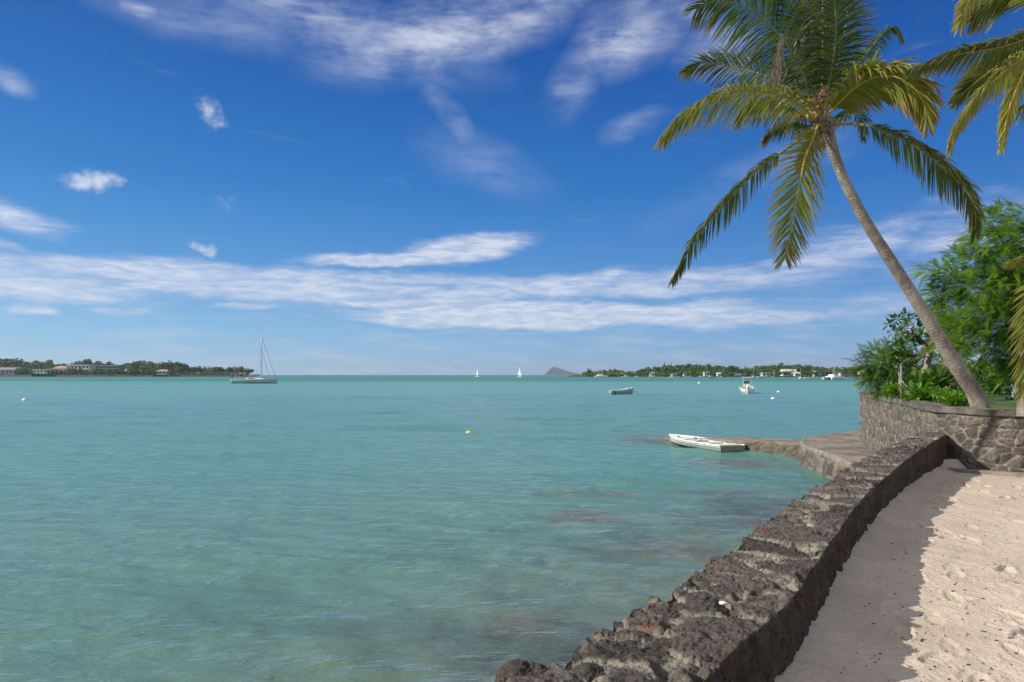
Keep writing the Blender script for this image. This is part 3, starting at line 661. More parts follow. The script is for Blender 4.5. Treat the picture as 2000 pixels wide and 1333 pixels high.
Z3 = Vector((0, 0, 1))
def nrm(A): return A / (np.linalg.norm(A, axis=-1, keepdims=True) + 1e-9)
def frond(root, path, L=0.75, n=78, bare=0.12, ref=(0, 0, 1), droop=0.55, a0=70, a1=22, wid=0.022, tint=0.15, dead=0.0, tipbrown=0.35, rr=0.024, seed=0, sides=(1, -1), lift=0.1, tw=0.5, mats=None, name='frond', tattered=0.0):
    """one pinnate palm leaf: midrib along path, two ranks of folded drooping leaflets"""
    g = np.random.default_rng(seed + 100); C = crom([tuple(p) for p in path], 90); s = arclen(C); tot = s[-1]
    C = resample(C, np.linspace(0, tot, 90)); T = nrm(np.gradient(C, axis=0)); ref = np.array(ref, float)
    V = []; Q = []; tn_ = []; br = []; rd = []
    for side in sides:
        for k in range(int(n*1.55)):
            u = bare + (1 - bare) * (k + g.uniform(-.3, .3)) / (int(n*1.55) - 1); u = min(max(u, bare), 0.995)
            if g.random() < tattered: continue
            x = u * 89; i = min(int(x), 88); f = x - i; b = C[i] * (1 - f) + C[i + 1] * f; t = nrm(T[i] * (1 - f) + T[i + 1] * f)
            sd_ = np.cross(t, ref); sd_ /= np.linalg.norm(sd_) + 1e-6; up = np.cross(sd_, t)
            q = (u - bare) / (1 - bare); a = math.radians(a0 + (a1 - a0) * q ** 1.3 + g.normal(0, 5))
            d = t * math.cos(a) + sd_ * side * math.sin(a) + up * (lift + g.normal(0, .08)); d /= np.linalg.norm(d)
            ln = L * (0.50 + 0.50 * math.sin(min(1, q / 0.42) * math.pi / 2)) * (1 - 0.62 * max(0, (q - .42) / .58) ** 1.6) * g.uniform(0.85, 1.08)
            dr = droop * g.uniform(0.6, 1.4) * (1 - 0.25 * q)
            vv = np.array([0, .22, .5, .78, 1.0]); w_ = wid * np.array([0.45, 1, 0.9, 0.55, 0.06]) * 0.5
            pts = b + d * (ln * vv)[:, None] + np.array([0, 0, -1.0]) * (ln * dr * vv ** 2)[:, None]
            # keep the length
            seg = np.diff(pts, axis=0); sl = np.linalg.norm(seg, axis=1); tl = ln * np.diff(vv); pts[1:] = b + np.cumsum(seg * (tl / sl)[:, None], axis=0)
            td = nrm(np.gradient(pts, axis=0)); wv = t - td * (td @ t)[:, None]; wv = nrm(wv); bn = np.cross(td, wv)
            ro = g.normal(0, tw); wv = wv * math.cos(ro) + bn * math.sin(ro); bn = np.cross(td, wv)
            o = len(V); fold = 0.35
            for m_ in range(5):
                V += [pts[m_] - wv[m_] * w_[m_], pts[m_] - bn[m_] * w_[m_] * fold, pts[m_] + wv[m_] * w_[m_]]
            for m_ in range(4):
                for h in (0, 1): Q.append((o + 3 * m_ + h, o + 3 * m_ + h + 1, o + 3 * m_ + h + 4, o + 3 * m_ + h + 3))
            rn_ = g.random(); ty = np.clip(tint * .85 + g.normal(0, .06), 0, 1)
            tb = np.clip(dead + tipbrown * (vv > .7) * g.uniform(0, 1.6) + (g.random() < 0.04) * 0.7, 0, 1)
            for m_ in range(5): rd += [rn_] * 3; tn_ += [ty] * 3; br += [tb[m_]] * 3
    m1, m2 = mats or (m_frond, m_rachis)
    fo = fast_mesh(name, V, Q, m1, root, attrs={'rnd': rd, 'tint': tn_, 'brown': br}, smooth=False)
    rad = [rr * (1.5 if k == 0 else 1) * (1 - 0.82 * (k / 29)) for k in range(30)]
    mb = MB().tube([tuple(p) for p in resample(C, np.linspace(0, tot * 0.985, 30))], rad, 7)
    ra = mb.build('midrib', m2, fo, smooth=True)
    at_ = ra.data.attributes.new('tint', 'FLOAT', 'POINT'); at_.data.foreach_set('value', np.full(len(mb.v), min(1, max(0, tint * 1.3)), np.float32))
    return fo
def trunk_mesh(name, pts, rads, mt, parent, n=26, rings=0.055, amp=0.008, scar=1.3):
    C = crom([tuple(p) for p in pts], 200); s = arclen(C); L = s[-1]; m = int(L / 0.012); t = np.linspace(0, L, m); C = resample(C, t)
    r = np.interp(t, np.interp(np.linspace(0, 1, len(rads)), np.linspace(0, 1, 200), s), rads)
    T = nrm(np.gradient(C, axis=0)); u = nrm(np.cross(T, [0, 1, 0])); v = np.cross(T, u)
    a = np.linspace(0, 2 * math.pi, n, endpoint=False)[None]
    A = np.repeat(a, m, 0); S = np.repeat(t[:, None], n, 1)
    ph = S / rings + 1.6 * fbm(P3(S * 1.3, 0 * S), 2) + 0.55 * fbm(P3(np.cos(A) * 1.2, np.sin(A) * 1.2, S * 2), 3) + 0.25 * np.sin(A)
    cx_, sx0 = np.cos(A), np.sin(A); fr = ph - np.floor(ph); ridge = np.exp(-((fr - 0.5) / 0.16) ** 2) * sstep(fbm(P3(cx_ * 1.5, sx0 * 1.5, S * 5), 3), .35, .65)
    cx, sx_ = np.cos(A), np.sin(A); nz = fbm(P3(cx * 2.5, sx_ * 2.5, S * 3.0), 4, .6) - .5
    rad = r[:, None] * (1 + 0.10 * nz) + amp * (0.6 * ridge + 0.8 * (fbm(P3(cx * 6, sx_ * 6, S * 14), 3) - .5))
    P_ = C[:, None] + (u[:, None] * cx[..., None] + v[:, None] * sx_[..., None]) * rad[..., None]
    Q = grid_idx(m, n, True)
    return fast_mesh(name, P_.reshape(-1, 3), Q, mt, parent, attrs={'ring': (1 - np.clip(fr * 3.2, 0, 1)) * scar * (0.5 + nz)})
def px(p, D, off=(0, 0, 0)):
    """list of (px, py, extra depth) -> points"""
    return [at(q[0], q[1], D + (q[2] if len(q) > 2 else 0)) for q in p]

# ================================================================ the big leaning coconut palm
base = at(1917, 801, 12.05)
palm = empty("coconut_palm", tuple(base), "tall coconut palm with a curved trunk leaning left from the garden wall", "palm tree")
palm.location = (0, 0, 0)
tp = [(1930, 835, .95), (1917, 801, .9), (1902, 765, .85), (1870, 718, .75), (1832, 655, .62), (1785, 580, .5), (1735, 502, .38), (1692, 435, .28), (1655, 365, .18), (1632, 310, .08), (1619, 262, 0), (1608, 225, 0)]
trk = trunk_mesh("trunk", px(tp, 11.15), [.185, .150, .132, .120, .109, .098, .090, .083, .078, .078, .084, .10], m_bark, palm)
D0 = 11.15
FR = [  # path (px, py, depth), settings
 ([(1590, 236, 0), (1577, 262, -.1), (1530, 296, -.3), (1491, 322, -.5), (1438, 375, -.6), (1380, 440, -.6), (1345, 492, -.5), (1314, 548, -.4)], dict(L=.46, bare=.28, ref=(0, 1, .3), droop=1.1, a0=50, a1=18, tint=.12, seed=1, tattered=.08, sides=(1, -1), lift=0)),
 ([(1600, 240, -.2), (1591, 262, -.4), (1572, 312, -.7), (1557, 380, -.8), (1545, 445, -.7), (1534, 505, -.5)], dict(L=.72, bare=.10, ref=(0, 1, 0), droop=.12, a0=48, a1=32, tint=.55, seed=2, lift=0, tipbrown=.6)),
 ([(1592, 236, -.2), (1572, 215, -.5), (1524, 186, -.9), (1452, 178, -1.3), (1389, 193, -1.5), (1330, 230, -1.6), (1296, 268, -1.6)], dict(L=.70, bare=.10, ref=(0, .5, 1), droop=.95, a0=62, a1=22, tint=.42, seed=3, n=110, tattered=.05, tipbrown=.4)),
 ([(1592, 232, 0), (1560, 190, .3), (1504, 152, .7), (1438, 134, 1.0), (1376, 124, 1.1), (1338, 140, 1.1)], dict(L=.62, bare=.12, ref=(0, .8, .6), droop=.55, a0=65, a1=25, tint=.10, seed=4)),
 ([(1596, 228, 0), (1582, 190, -.1), (1562, 130, -.3), (1524, 72, -.6), (1478, 28, -.9), (1430, 5, -1.2), (1385, 4, -1.4), (1360, 18, -1.5)], dict(L=.92, bare=.14, ref=(0, 1, .4), droop=.55, a0=72, a1=25, tint=.0, seed=5, n=95, tattered=.05)),
 ([(1605, 228, 0), (1604, 190, .1), (1607, 130, .3), (1607, 40, .3), (1606, -60, .2), (1600, -150, -.1)], dict(L=.80, bare=.16, ref=(0, 1, 0), droop=.35, a0=62, a1=28, tint=.04, seed=6, n=100)),
 ([(1600, 228, 0), (1588, 185, .3), (1570, 110, .5), (1554, 40, .5), (1535, -60, .3), (1510, -130, 0)], dict(L=.85, bare=.14, ref=(0, 1, .1), droop=.45, a0=68, a1=28, tint=.0, seed=7, n=95)),
 ([(1610, 228, 0), (1618, 190, .4), (1638, 120, .8), (1652, 50, 1.0), (1660, -40, 1.0)], dict(L=.60, bare=.18, ref=(0, 1, 0), droop=.15, a0=78, a1=45, tint=.05, seed=8, n=60)),
 ([(1603, 226, .2), (1622, 150, -.2), (1632, 70, -.5), (1628, -20, -.7), (1615, -90, -.8)], dict(L=.75, bare=.16, ref=(0, 1, 0), droop=.55, a0=65, a1=30, tint=.02, seed=18, n=80)),
 ([(1612, 226, .3), (1626, 195, .7), (1655, 150, 1.1), (1690, 108, 1.4), (1716, 75, 1.6), (1738, 55, 1.7), (1752, 60, 1.7), (1762, 78, 1.7)], dict(L=.40, bare=.14, ref=(0, 1, 0), droop=.95, a0=60, a1=20, tint=.0, seed=9, n=85)),
 ([(1612, 238, -.1), (1622, 220, -.3), (1653, 186, -.7), (1696, 156, -1.0), (1742, 149, -1.3), (1778, 165, -1.4), (1802, 198, -1.4), (1811, 236, -1.4)], dict(L=.68, bare=.14, ref=(0, .9, .5), droop=.75, a0=60, a1=18, tint=.62, seed=10, n=125, tipbrown=.75, wid=.038)),
 ([(1622, 244, 0), (1650, 242, -.1), (1690, 245, -.3), (1735, 260, -.6), (1795, 290, -.8), (1841, 327, -.9), (1880, 362, -.9), (1903, 405, -.9), (1906, 455, -.8)], dict(L=.58, bare=.20, ref=(0, .8, .6), droop=1.2, a0=52, a1=20, tint=.14, seed=11, n=100, tattered=.10)),
 ([(1614, 238, .4), (1640, 224, .9), (1668, 216, 1.3), (1685, 235, 1.5), (1688, 270, 1.5)], dict(L=.45, bare=.1, ref=(0, .5, 1), droop=.9, tint=.05, seed=12, n=50)),
 ([(1598, 240, .3), (1560, 222, .7), (1510, 206, 1.1), (1465, 212, 1.4), (1440, 236, 1.5)], dict(L=.60, bare=.1, ref=(0, .5, 1), droop=1.0, tint=.25, seed=13, n=75)),
 ([(1600, 244, .3), (1580, 246, .8), (1550, 244, 1.1), (1515, 252, 1.3), (1492, 275, 1.4)], dict(L=.45, bare=.1, ref=(0, .5, 1), droop=1.0, tint=.12, seed=14, n=55)),
 ([(1602, 250, .2), (1590, 270, .5), (1575, 300, .6), (1562, 335, .6)], dict(L=.30, bare=.1, ref=(0, 1, .2), droop=.5, tint=.1, dead=.75, seed=15, n=45)),
]
for p, kw in FR:
    f = frond(palm, px(p, D0), **kw)
    if kw['seed'] == 2: f['label'] = "yellowing frond hanging straight down in front of the trunk"
    if kw['seed'] == 10: f['label'] = "arching yellow-green frond with browned leaflet tips"
    if kw['seed'] == 15: f['label'] = "withered brown frond behind the hanging one"
# dead folded leaf hanging on the left, spathes, fibre and young fruit
def rags(name, a, b, wtop, wbot, k, mt, parent, seed):
    g = np.random.default_rng(seed); mb = MB(); a = Vector(a); b = Vector(b)
    for i in range(k):
        t = g.uniform(-1, 1); t2 = g.uniform(-1, 1); c0 = a + Vector((t * wtop * .3, g.normal(0, wtop * .3), g.uniform(-.1, 0))); c3 = b.lerp(a, g.uniform(0, .35)) + Vector((t2 * wbot, g.normal(0, wbot * .6), 0))
        c1 = c0.lerp(c3, .35) + Vector((t * wtop, g.normal(0, .03), 0)); c2 = c0.lerp(c3, .7) + Vector((g.normal(0, wbot), g.normal(0, .02), 0))
        pts = [c0, c1, c2, c3]; w_ = g.uniform(.006, .016)
        mb.add([p + Vector((s_ * w_ * q, 0, 0)) for p, q in zip(pts, (1, 1.2, .9, .2)) for s_ in (-1, 1)], [(2 * j, 2 * j + 1, 2 * j + 3, 2 * j + 2) for j in range(3)])
    return mb.build(name, mt, parent)
rags("dead_leaf", at(1527, 66, 10.3), at(1504, 224, 10.3), .045, .06, 70, m_dead, palm, 3)['label'] = "grey-brown dead leaf folded and hanging beside the crown"
rags("dead_leaf", at(1606, 262, 10.9), at(1609, 302, 10.85), .04, .025, 22, m_dead, palm, 5)
rags("fibre_sheath", at(1600, 222, 11.0), at(1612, 275, 11.0), .16, .10, 90, m_dead, palm, 6)
rags("fibre_sheath", at(1592, 236, 10.95), at(1578, 275, 10.95), .06, .05, 26, m_dead, palm, 7)
rags("fibre_sheath", at(1606, 170, 11.0), at(1606, 232, 11.0), .13, .12, 60, m_dead, palm, 9)
g = np.random.default_rng(5)
for (x0, y0, x1, y1, d) in ((1598, 222, 1565, 190, -.3), (1596, 230, 1548, 222, -.2), (1604, 205, 1604, 168, -.25), (1600, 215, 1583, 200, -.35)):
    mb = MB(); a = at(x0, y0, D0 + d); b = at(x1, y1, D0 + d); mb.tube([a, a.lerp(b, .5) + Vector((0, 0, .03)), b], [.012, .009, .004], 6)
    for k in range(26):
        t = g.uniform(.25, 1); c0 = a.lerp(b, t); e = c0 + Vector((g.normal(0, .08), g.normal(0, .06), g.normal(-.03, .06)))
        mb.tube([c0, c0.lerp(e, .5) + Vector((0, 0, .01)), e], [.004, .003, .003], 4)
    st_ = mb.build("flower_stalk", m_stalk, palm, True)
    for k in range(7):
        t = g.uniform(.2, .8); c0 = a.lerp(b, t); mb2 = MB().sphere(c0 + Vector((g.normal(0, .05), -.05 + g.normal(0, .03), g.normal(-.04, .03))), (.026, .026, .032), 10, 8)
        mb2.build("young_coconut", m_nut, st_, True)

# ================================================================ second palm just outside the frame on the right, its fronds reach in
p2 = empty("coconut_palm", (0, 0, 0), "coconut palm mostly out of frame, its yellow-green fronds reaching in from the right", "palm tree")
trunk_mesh("trunk", px([(2012, 812, 1.2), (2010, 770, 1.2), (2016, 640, 1), (2036, 450, .6), (2062, 260, .3), (2085, 90, 0), (2090, 60, 0)], 8.6), [.16, .13, .115, .105, .10, .095, .10], m_bark, p2)
for p, kw in [
 ([(2092, 30, 0), (2050, -60, -.2), (1990, -80, -.5), (1925, -45, -.7), (1893, 0, -.8), (1878, 42, -.8)], dict(L=.52, ref=(0, 1, .2), droop=.35, a0=50, a1=16, tint=.85, seed=31, n=90, tipbrown=.6)),
 ([(2092, 20, 0), (2060, -10, .3), (2010, -25, .5), (1960, -12, .6), (1925, 12, .6), (1900, 38, .6)], dict(L=.62, ref=(0, 1, .3), droop=.35, a0=45, a1=18, tint=.22, seed=32, n=80)),
 ([(2088, 60, 0), (2040, 62, -.2), (1985, 84, -.3), (1930, 98, -.4), (1875, 106, -.5), (1822, 122, -.5), (1778, 138, -.5)], dict(L=.38, ref=(0, .9, .4), droop=.75, a0=58, a1=16, tint=.2, seed=33, n=110)),
 ([(2088, 70, 0), (2040, 78, .2), (1990, 100, .3), (1940, 135, .4), (1895, 170, .4), (1868, 195, .4)], dict(L=.45, ref=(0, 1, .2), droop=.25, a0=50, a1=14, tint=.28, seed=34, n=80)),
 ([(2090, 80, -.1), (2040, 92, -.4), (1990, 118, -.6), (1930, 168, -.8), (1885, 222, -.8), (1862, 262, -.8), (1856, 290, -.8)], dict(L=.36, ref=(0, .9, .4), droop=1.05, a0=50, a1=16, tint=.6, seed=35, n=100, tipbrown=.5)),
 ([(2095, 90, 0), (2050, 95, -.3), (2008, 128, -.5), (1984, 175, -.6), (1966, 232, -.6), (1958, 285, -.6)], dict(L=.34, ref=(0, 1, .2), droop=.5, a0=48, a1=15, tint=.85, seed=36, n=90)),
 ([(2100, 80, 0), (2080, 110, -.2), (2045, 170, -.4), (2005, 205, -.5), (1975, 218, -.5)], dict(L=.45, ref=(0, .6, 1), droop=.8, tint=.3, seed=37, n=60)),
]: frond(p2, px(p, 8.4), **kw)
# young palm low at the right edge
p3 = empty("young_palm", (0, 0, 0), "young palm at right edge, stiff yellow-green leaflets hanging over the lawn", "palm tree")
trunk_mesh("trunk", px([(2078, 830, 0), (2082, 700, 0), (2088, 560, 0)], 8.6), [.09, .08, .07], m_bark, p3)
for p, kw in [
 ([(2088, 560, 0), (2062, 525, -.2), (2035, 560, -.3), (2018, 630, -.4), (2008, 700, -.4), (1998, 762, -.4)], dict(L=.52, ref=(0, 1, 0), droop=.32, a0=42, a1=14, tint=.42, seed=41, n=62, sides=(1, -1), wid=.026, tipbrown=.5, tw=.25)),
 ([(2088, 560, 0), (2070, 520, .1), (2040, 500, .2), (2005, 505, .2), (1975, 512, .2)], dict(L=.36, ref=(0, .6, 1), droop=.35, a0=35, a1=12, tint=.55, seed=42, n=40)),
 ([(2088, 560, 0), (2066, 560, .3), (2040, 620, .4), (2030, 700, .4)], dict(L=.5, ref=(0, 1, 0), droop=.4, a0=45, a1=15, tint=.3, seed=43, n=50)),
]: frond(p3, px(p, 8.6), **kw)

# ================================================================ leaf clusters
def xform(tmpl, pos, dirs, ups, scl):
    """instances of a template (n,3: x forward, y side, z up)"""
    f = nrm(dirs); s_ = nrm(np.cross(ups, f)); u = np.cross(f, s_)
    return pos[:, None] + scl[:, None, None] * (tmpl[None, :, 0:1] * f[:, None] + tmpl[None, :, 1:2] * s_[:, None] + tmpl[None, :, 2:3] * u[:, None])
def bip_template(pairs=10, L=1.0, pl=0.30, wd=0.085, droop=0.28, seed=0):
    g = np.random.default_rng(seed); V = []; Q = []
    for k in range(pairs):
        x = 0.12 + 0.86 * k / (pairs - 1); z = -droop * x * x
        for sgn in (1, -1):
            l = pl * (0.55 + 0.45 * math.sin(math.pi * min(1, x * 1.15))) * g.uniform(.85, 1.1); a = math.radians(62 - 25 * x)
            dx, dy = math.cos(a) * l, math.sin(a) * l * sgn; o = len(V); nx, ny = -dy / l, dx / l; dz = -0.3 * l
            for q, ww in ((0, .35), (.5, 1), (1, .15)):
                V += [(x + dx * q - nx * wd * ww / 2, dy * q - ny * wd * ww / 2, z + dz * q * q), (x + dx * q + nx * wd * ww / 2, dy * q + ny * wd * ww / 2, z + dz * q * q)]
            Q += [(o, o + 1, o + 3, o + 2), (o + 2, o + 3, o + 5, o + 4)]
    return np.array(V), np.array(Q)
def broad_template(w=0.42):
    V = np.array([(0, 0, 0), (.35, -w / 2 * .8, .05), (.35, 0, -.01), (.35, w / 2 * .8, .05), (.72, -w / 2 * .9, .0), (.72, 0, -.06), (.72, w / 2 * .9, .0), (1, 0, -.15)])
    return V, np.array([(0, 1, 2, 2), (0, 2, 3, 3), (1, 4, 5, 2), (2, 5, 6, 3), (4, 7, 5, 5), (5, 7, 6, 6)])
BIP = [bip_template(20, wd=0.030, pl=0.21, droop=.45, seed=k) for k in range(3)]; BRO = broad_template()
def scatter(name, parent, mt, cl, tmpl, size, dens, lean=(0, 0, 0.2), up=(0, 0, 1), jit=0.6, flat=0.55, seed=0, tint=0.0, shell=0.45, out=0.8):
    """leaves through ellipsoidal clumps; cl rows are (centre xyz, radius)"""
    g = np.random.default_rng(seed); P_ = []; Dr = []
    for c in cl:
        r = c[3]; k = int(dens * r * r); q = nrm(g.normal(size=(k, 3))) * (shell + (1 - shell) * g.random((k, 1)) ** .5)
        q[:, 2] *= flat; P_.append(np.array(c[:3]) + q * r); Dr.append(nrm(q * out + np.array(lean) + g.normal(size=(k, 3)) * jit * .5))
    P_ = np.vstack(P_); Dr = np.vstack(Dr); k = len(P_)
    ups = np.array(up)[None] + g.normal(size=(k, 3)) * .35; sc = size * g.uniform(.7, 1.25, k)
    T_, Q_ = tmpl; V = xform(T_, P_, Dr, ups, sc); nV = len(T_)
    Q = (Q_[None] + (np.arange(k) * nV)[:, None, None]).reshape(-1, 4)
    if (Q_[:, 2] == Q_[:, 3]).any():                                  # split triangles from quads
        tri = np.vstack([q[:, :3] if False else q[:, :3] for q in [Q[Q[:, 2] == Q[:, 3]]]]); quad = Q[Q[:, 2] != Q[:, 3]]
        Q = np.vstack([tri, quad[:, [0, 1, 2]], quad[:, [0, 2, 3]]])
    rn_ = np.repeat(np.clip(g.random(k) * .7 + .3 * fbm(P_ * 2.2, 3), 0, 1), nV)
    tn_ = np.repeat((g.random(k) < .05 + tint) * g.random(k) * .8 + tint * .5, nV)
    return fast_mesh(name, V.reshape(-1, 3), Q, mt, parent, attrs={'rnd': rn_, 'tint': tn_, 'brown': np.zeros(k * nV)}, smooth=False)
def pcl(lst, D): return [(*at(x, y, D + d), r * (D + d) / F) for x, y, r, d in lst]
def limbs(name, parent, mt, paths, r0=0.05, r1=0.006, n=7):
    mb = MB()
    for p in paths:
        C = crom([tuple(q[:3]) for q in p], 14); mb.tube([tuple(c) for c in C], [r0 * (1 - k / 13) + r1 * k / 13 for k in range(14)] if not isinstance(p[0], Vector) or True else 0, n)
    return mb.build(name, mt, parent, True)

# feathery flame tree behind the palm
tr1 = empty("feathery_tree", (0, 0, 0), "large bright green feathery-leaved tree filling the right edge behind the leaning palm trunk", "tree")
CL = [(1935, 432, 22, 0), (1975, 425, 30, .5), (1905, 470, 24, 0), (1945, 475, 34, 0), (1990, 465, 38, .5), (1868, 505, 20, .3), (1905, 515, 32, 0), (1955, 520, 42, 0), (1998, 530, 45, .5),
      (1815, 528, 15, 0), (1842, 535, 22, .2), (1875, 555, 32, 0), (1925, 565, 42, -.3), (1975, 580, 48, 0), (1835, 575, 24, .3), (1868, 598, 32, 0), (1915, 612, 42, -.4), (1965, 630, 46, 0), (2005, 610, 50, .4),
      (1862, 640, 26, -.4), (1898, 655, 32, -.5), (1940, 672, 32, -.2), (1985, 680, 40, 0), (1855, 665, 18, -.8), (1880, 682, 18, -.9), (1995, 720, 34, 0), (2030, 660, 50, 0), (2030, 560, 60, 0), (2030, 470, 50, .5), (1965, 700, 20, .3)]
scatter("crown", tr1, m_feather, pcl(CL, 14.6), BIP[0], 0.31, 1150, lean=(-.75, -.1, .12), jit=.7, flat=.8, seed=3, shell=.2)
hub = at(2040, 640, 15.4)
limbs("branches", tr1, m_dark_twig, [[hub, hub.lerp(Vector(c[:3]), .5) + Vector((0, 0, .12)), Vector(c[:3])] for c in pcl(CL, 14.8)[::2]], .045, .006)
limbs("trunk", tr1, m_dark_twig, [[at(2050, 800, 15.6), at(2046, 720, 15.5), hub]], .17, .12, 12)

# feathery bush at the corner of the wall
tr2 = empty("feathery_bush", (0, 0, 0), "loose blue-green feathery bush at the left end of the garden above the wall corner", "bush")
CL = [(1690, 712, 20, 0), (1712, 700, 26, 0), (1738, 690, 26, .2), (1765, 684, 24, .3), (1700, 735, 24, 0), (1728, 728, 32, -.2), (1758, 722, 32, 0), (1715, 752, 22, 0), (1745, 752, 26, 0), (1780, 715, 28, .5), (1730, 765, 18, 0), (1800, 735, 26, .8), (1840, 715, 30, 1.5), (1870, 700, 22, 2.5), (1830, 745, 26, 1.2), (1880, 735, 20, 2)]
scatter("crown", tr2, m_bush, pcl(CL, 17.6), BIP[1], .28, 950, lean=(-.5, -.1, .2), jit=.9, flat=.85, seed=5, shell=.15)
hub = at(1745, 778, 17.8)
limbs("branches", tr2, m_dark_twig, [[hub, hub.lerp(Vector(c[:3]), .5) + Vector((.05, 0, .1)), Vector(c[:3])] for c in pcl(CL[:12], 17.8)], .028, .005)
limbs("trunk", tr2, m_dark_twig, [[at(1745, 792, 17.8), at(1744, 785, 17.8), hub]], .06, .05)

# frangipani with a pale forked trunk
tr3 = empty("frangipani_tree", (0, 0, 0), "small frangipani tree with a pale forked trunk left of the leaning palm", "tree")
DF = 16.6
tk = limbs("trunk", tr3, m_twig, [[at(1807, 760, DF), at(1808, 722, DF), at(1815, 696, DF), at(1819, 682, DF)]], .088, .066, 10)
tips = [(1738, 633), (1752, 622), (1768, 617), (1786, 622), (1748, 648), (1764, 640), (1753, 670), (1766, 664), (1782, 655), (1797, 640), (1800, 655), (1812, 628), (1806, 610), (1826, 600), (1834, 592), (1820, 618), (1832, 640), (1843, 628), (1838, 606), (1812, 662), (1790, 672), (1822, 655), (1776, 632), (1830, 660)]
g = np.random.default_rng(8); fk = at(1819, 684, DF); lp = [[fk, at(1838, 666, DF), at(1850, 655, DF + .1)], [fk, at(1805, 670, DF), at(1790, 655, DF)]]
mb = MB()
for p, r0, r1 in ((lp[0], .06, .04), (lp[1], .045, .022)): mb.tube([tuple(c) for c in crom([tuple(q) for q in p], 10)], [r0 + (r1 - r0) * k / 9 for k in range(10)], 8)
for (x, y) in tips:
    st0 = lp[1][2] if x < 1800 else lp[0][2]; st0 = st0 if g.random() < .7 else lp[1][1]; e = at(x, y, DF + g.normal(0, .35)); md = st0.lerp(e, .5) + Vector((g.normal(0, .05), g.normal(0, .05), -.04))
    mb.tube([tuple(c) for c in crom([tuple(st0), tuple(md), tuple(e)], 9)], [.02 - .012 * k / 8 for k in range(9)], 6)
mb.build("branches", m_twig, tr3, True)
ctr = np.array([tuple(at(x, y, DF + g.normal(0, .3))) for x, y in tips for _ in range(1)])
scatter("crown", tr3, m_broad, [(*c, .085) for c in np.repeat(ctr, 1, 0)], BRO, .17, 2600, lean=(0, -.1, .25), jit=.5, flat=.6, seed=9, shell=.1, out=1.2)

# squat palm trunk behind, with a ragged crown hidden in the trees
p4 = empty("old_palm", (0, 0, 0), "short stout brown palm trunk standing behind the leaning palm", "palm tree")
trunk_mesh("trunk", px([(1866, 772, 0), (1863, 750, 0), (1857, 718, 0), (1853, 690, 0)], 19), [.17, .185, .20, .17], m_bark, p4, rings=.07, amp=.02)
for k, (x, y) in enumerate(((1800, 680), (1790, 705), (1885, 660), (1895, 690), (1850, 640), (1825, 650), (1872, 705))):
    frond(p4, [at(1854, 690, 19), at((1854 + x) / 2, min(y, 690) - 25, 19 + .2 * (k % 3)), at(x, y, 19)], L=.32, n=40, bare=.1, droop=.9, tint=.3, dead=.55 if k < 2 else .1, seed=50 + k, rr=.014)

# papaya plant, long-leaved plants and low shrubs along the wall
pp = empty("papaya_plant", (0, 0, 0), "young papaya plant with a slim orange-brown stem behind the metal post", "plant")
limbs("stem", pp, m_twig, [[at(1757, 790, 16.0), at(1757, 740, 16.0), at(1752, 697, 16.0)]], .032, .02)
scatter("crown", pp, m_broad, [(*at(1752 + a, 692 + b, 16.0), .17) for a, b in ((-12, 2), (10, -2), (0, -10), (18, 8), (-18, 12), (4, 8))], BRO, .17, 900, lean=(0, -.2, .1), jit=.7, flat=.6, seed=19, shell=.2, out=1.1)
for k, (x, y, D_, s_, lab) in enumerate(((1800, 745, 15.0, .28, "clump of long broad leaves right of the metal post brace"), (1822, 738, 15.6, .27, "clump of long broad leaves under the frangipani trunk"), (1790, 765, 14.6, .20, "low broad-leaved clump at the foot of the metal post brace"))):
    r_ = empty("broad_leaf_plant", (0, 0, 0), lab, "plant", "broad-leaved plants behind the garden wall")
    scatter("leaves", r_, m_broad if k != 2 else m_bright, [(*at(x, y + 8, D_), .22), (*at(x + 10, y + 14, D_), .2)], broad_template(.42), s_, 900, lean=(0, -.2, .5), jit=.6, flat=.7, seed=60 + k, shell=.0, out=1.0)
    limbs("stems", r_, m_dark_twig, [[at(x + a, 796, D_), at(x + a / 2, y + 12, D_)] * 1 + [at(x, y + 4, D_)] for a in (-8, 0, 8)], .012, .006, 5)
for k, (x, y, r, D_, lab) in enumerate(((1742, 764, 12, 15.9, "yellow-green low shrub left of the metal post"), (1778, 768, 14, 15.3, "bright green low shrub between the metal post and its brace"), (1812, 775, 15, 14.4, "bright green low shrub right of the brace foot"), (1838, 778, 15, 14.0, "bright green low shrub spilling to the wall coping"), (1862, 782, 14, 13.7, "leafy shrub beside the base of the leaning palm"), (1885, 776, 11, 14.6, "small shrub right behind the palm base"), (1850, 765, 13, 15.5, "shrub at the foot of the short stout palm trunk"))):
    r_ = empty("low_shrub", (0, 0, 0), lab, "shrub", "low shrubs along the garden wall")
    gg = np.random.default_rng(70 + k); cl = [(*at(x + gg.uniform(-1, 1) * r, y + gg.uniform(-.6, .8) * r, D_ + gg.uniform(-.2, .3)), gg.uniform(.10, .17)) for _ in range(8)]
    scatter("leaves", r_, m_bright, cl, BRO, .085, 3600, lean=(0, -.1, .5), jit=.9, flat=.8, seed=80 + k, tint=.12 if k == 0 else .02, shell=.1, out=.9)
    limbs("stems", r_, m_dark_twig, [[at(x, y + r + 8, D_), at(x, y + r * .5, D_), Vector(c[:3])] for c in cl[:5]], .010, .004, 5)
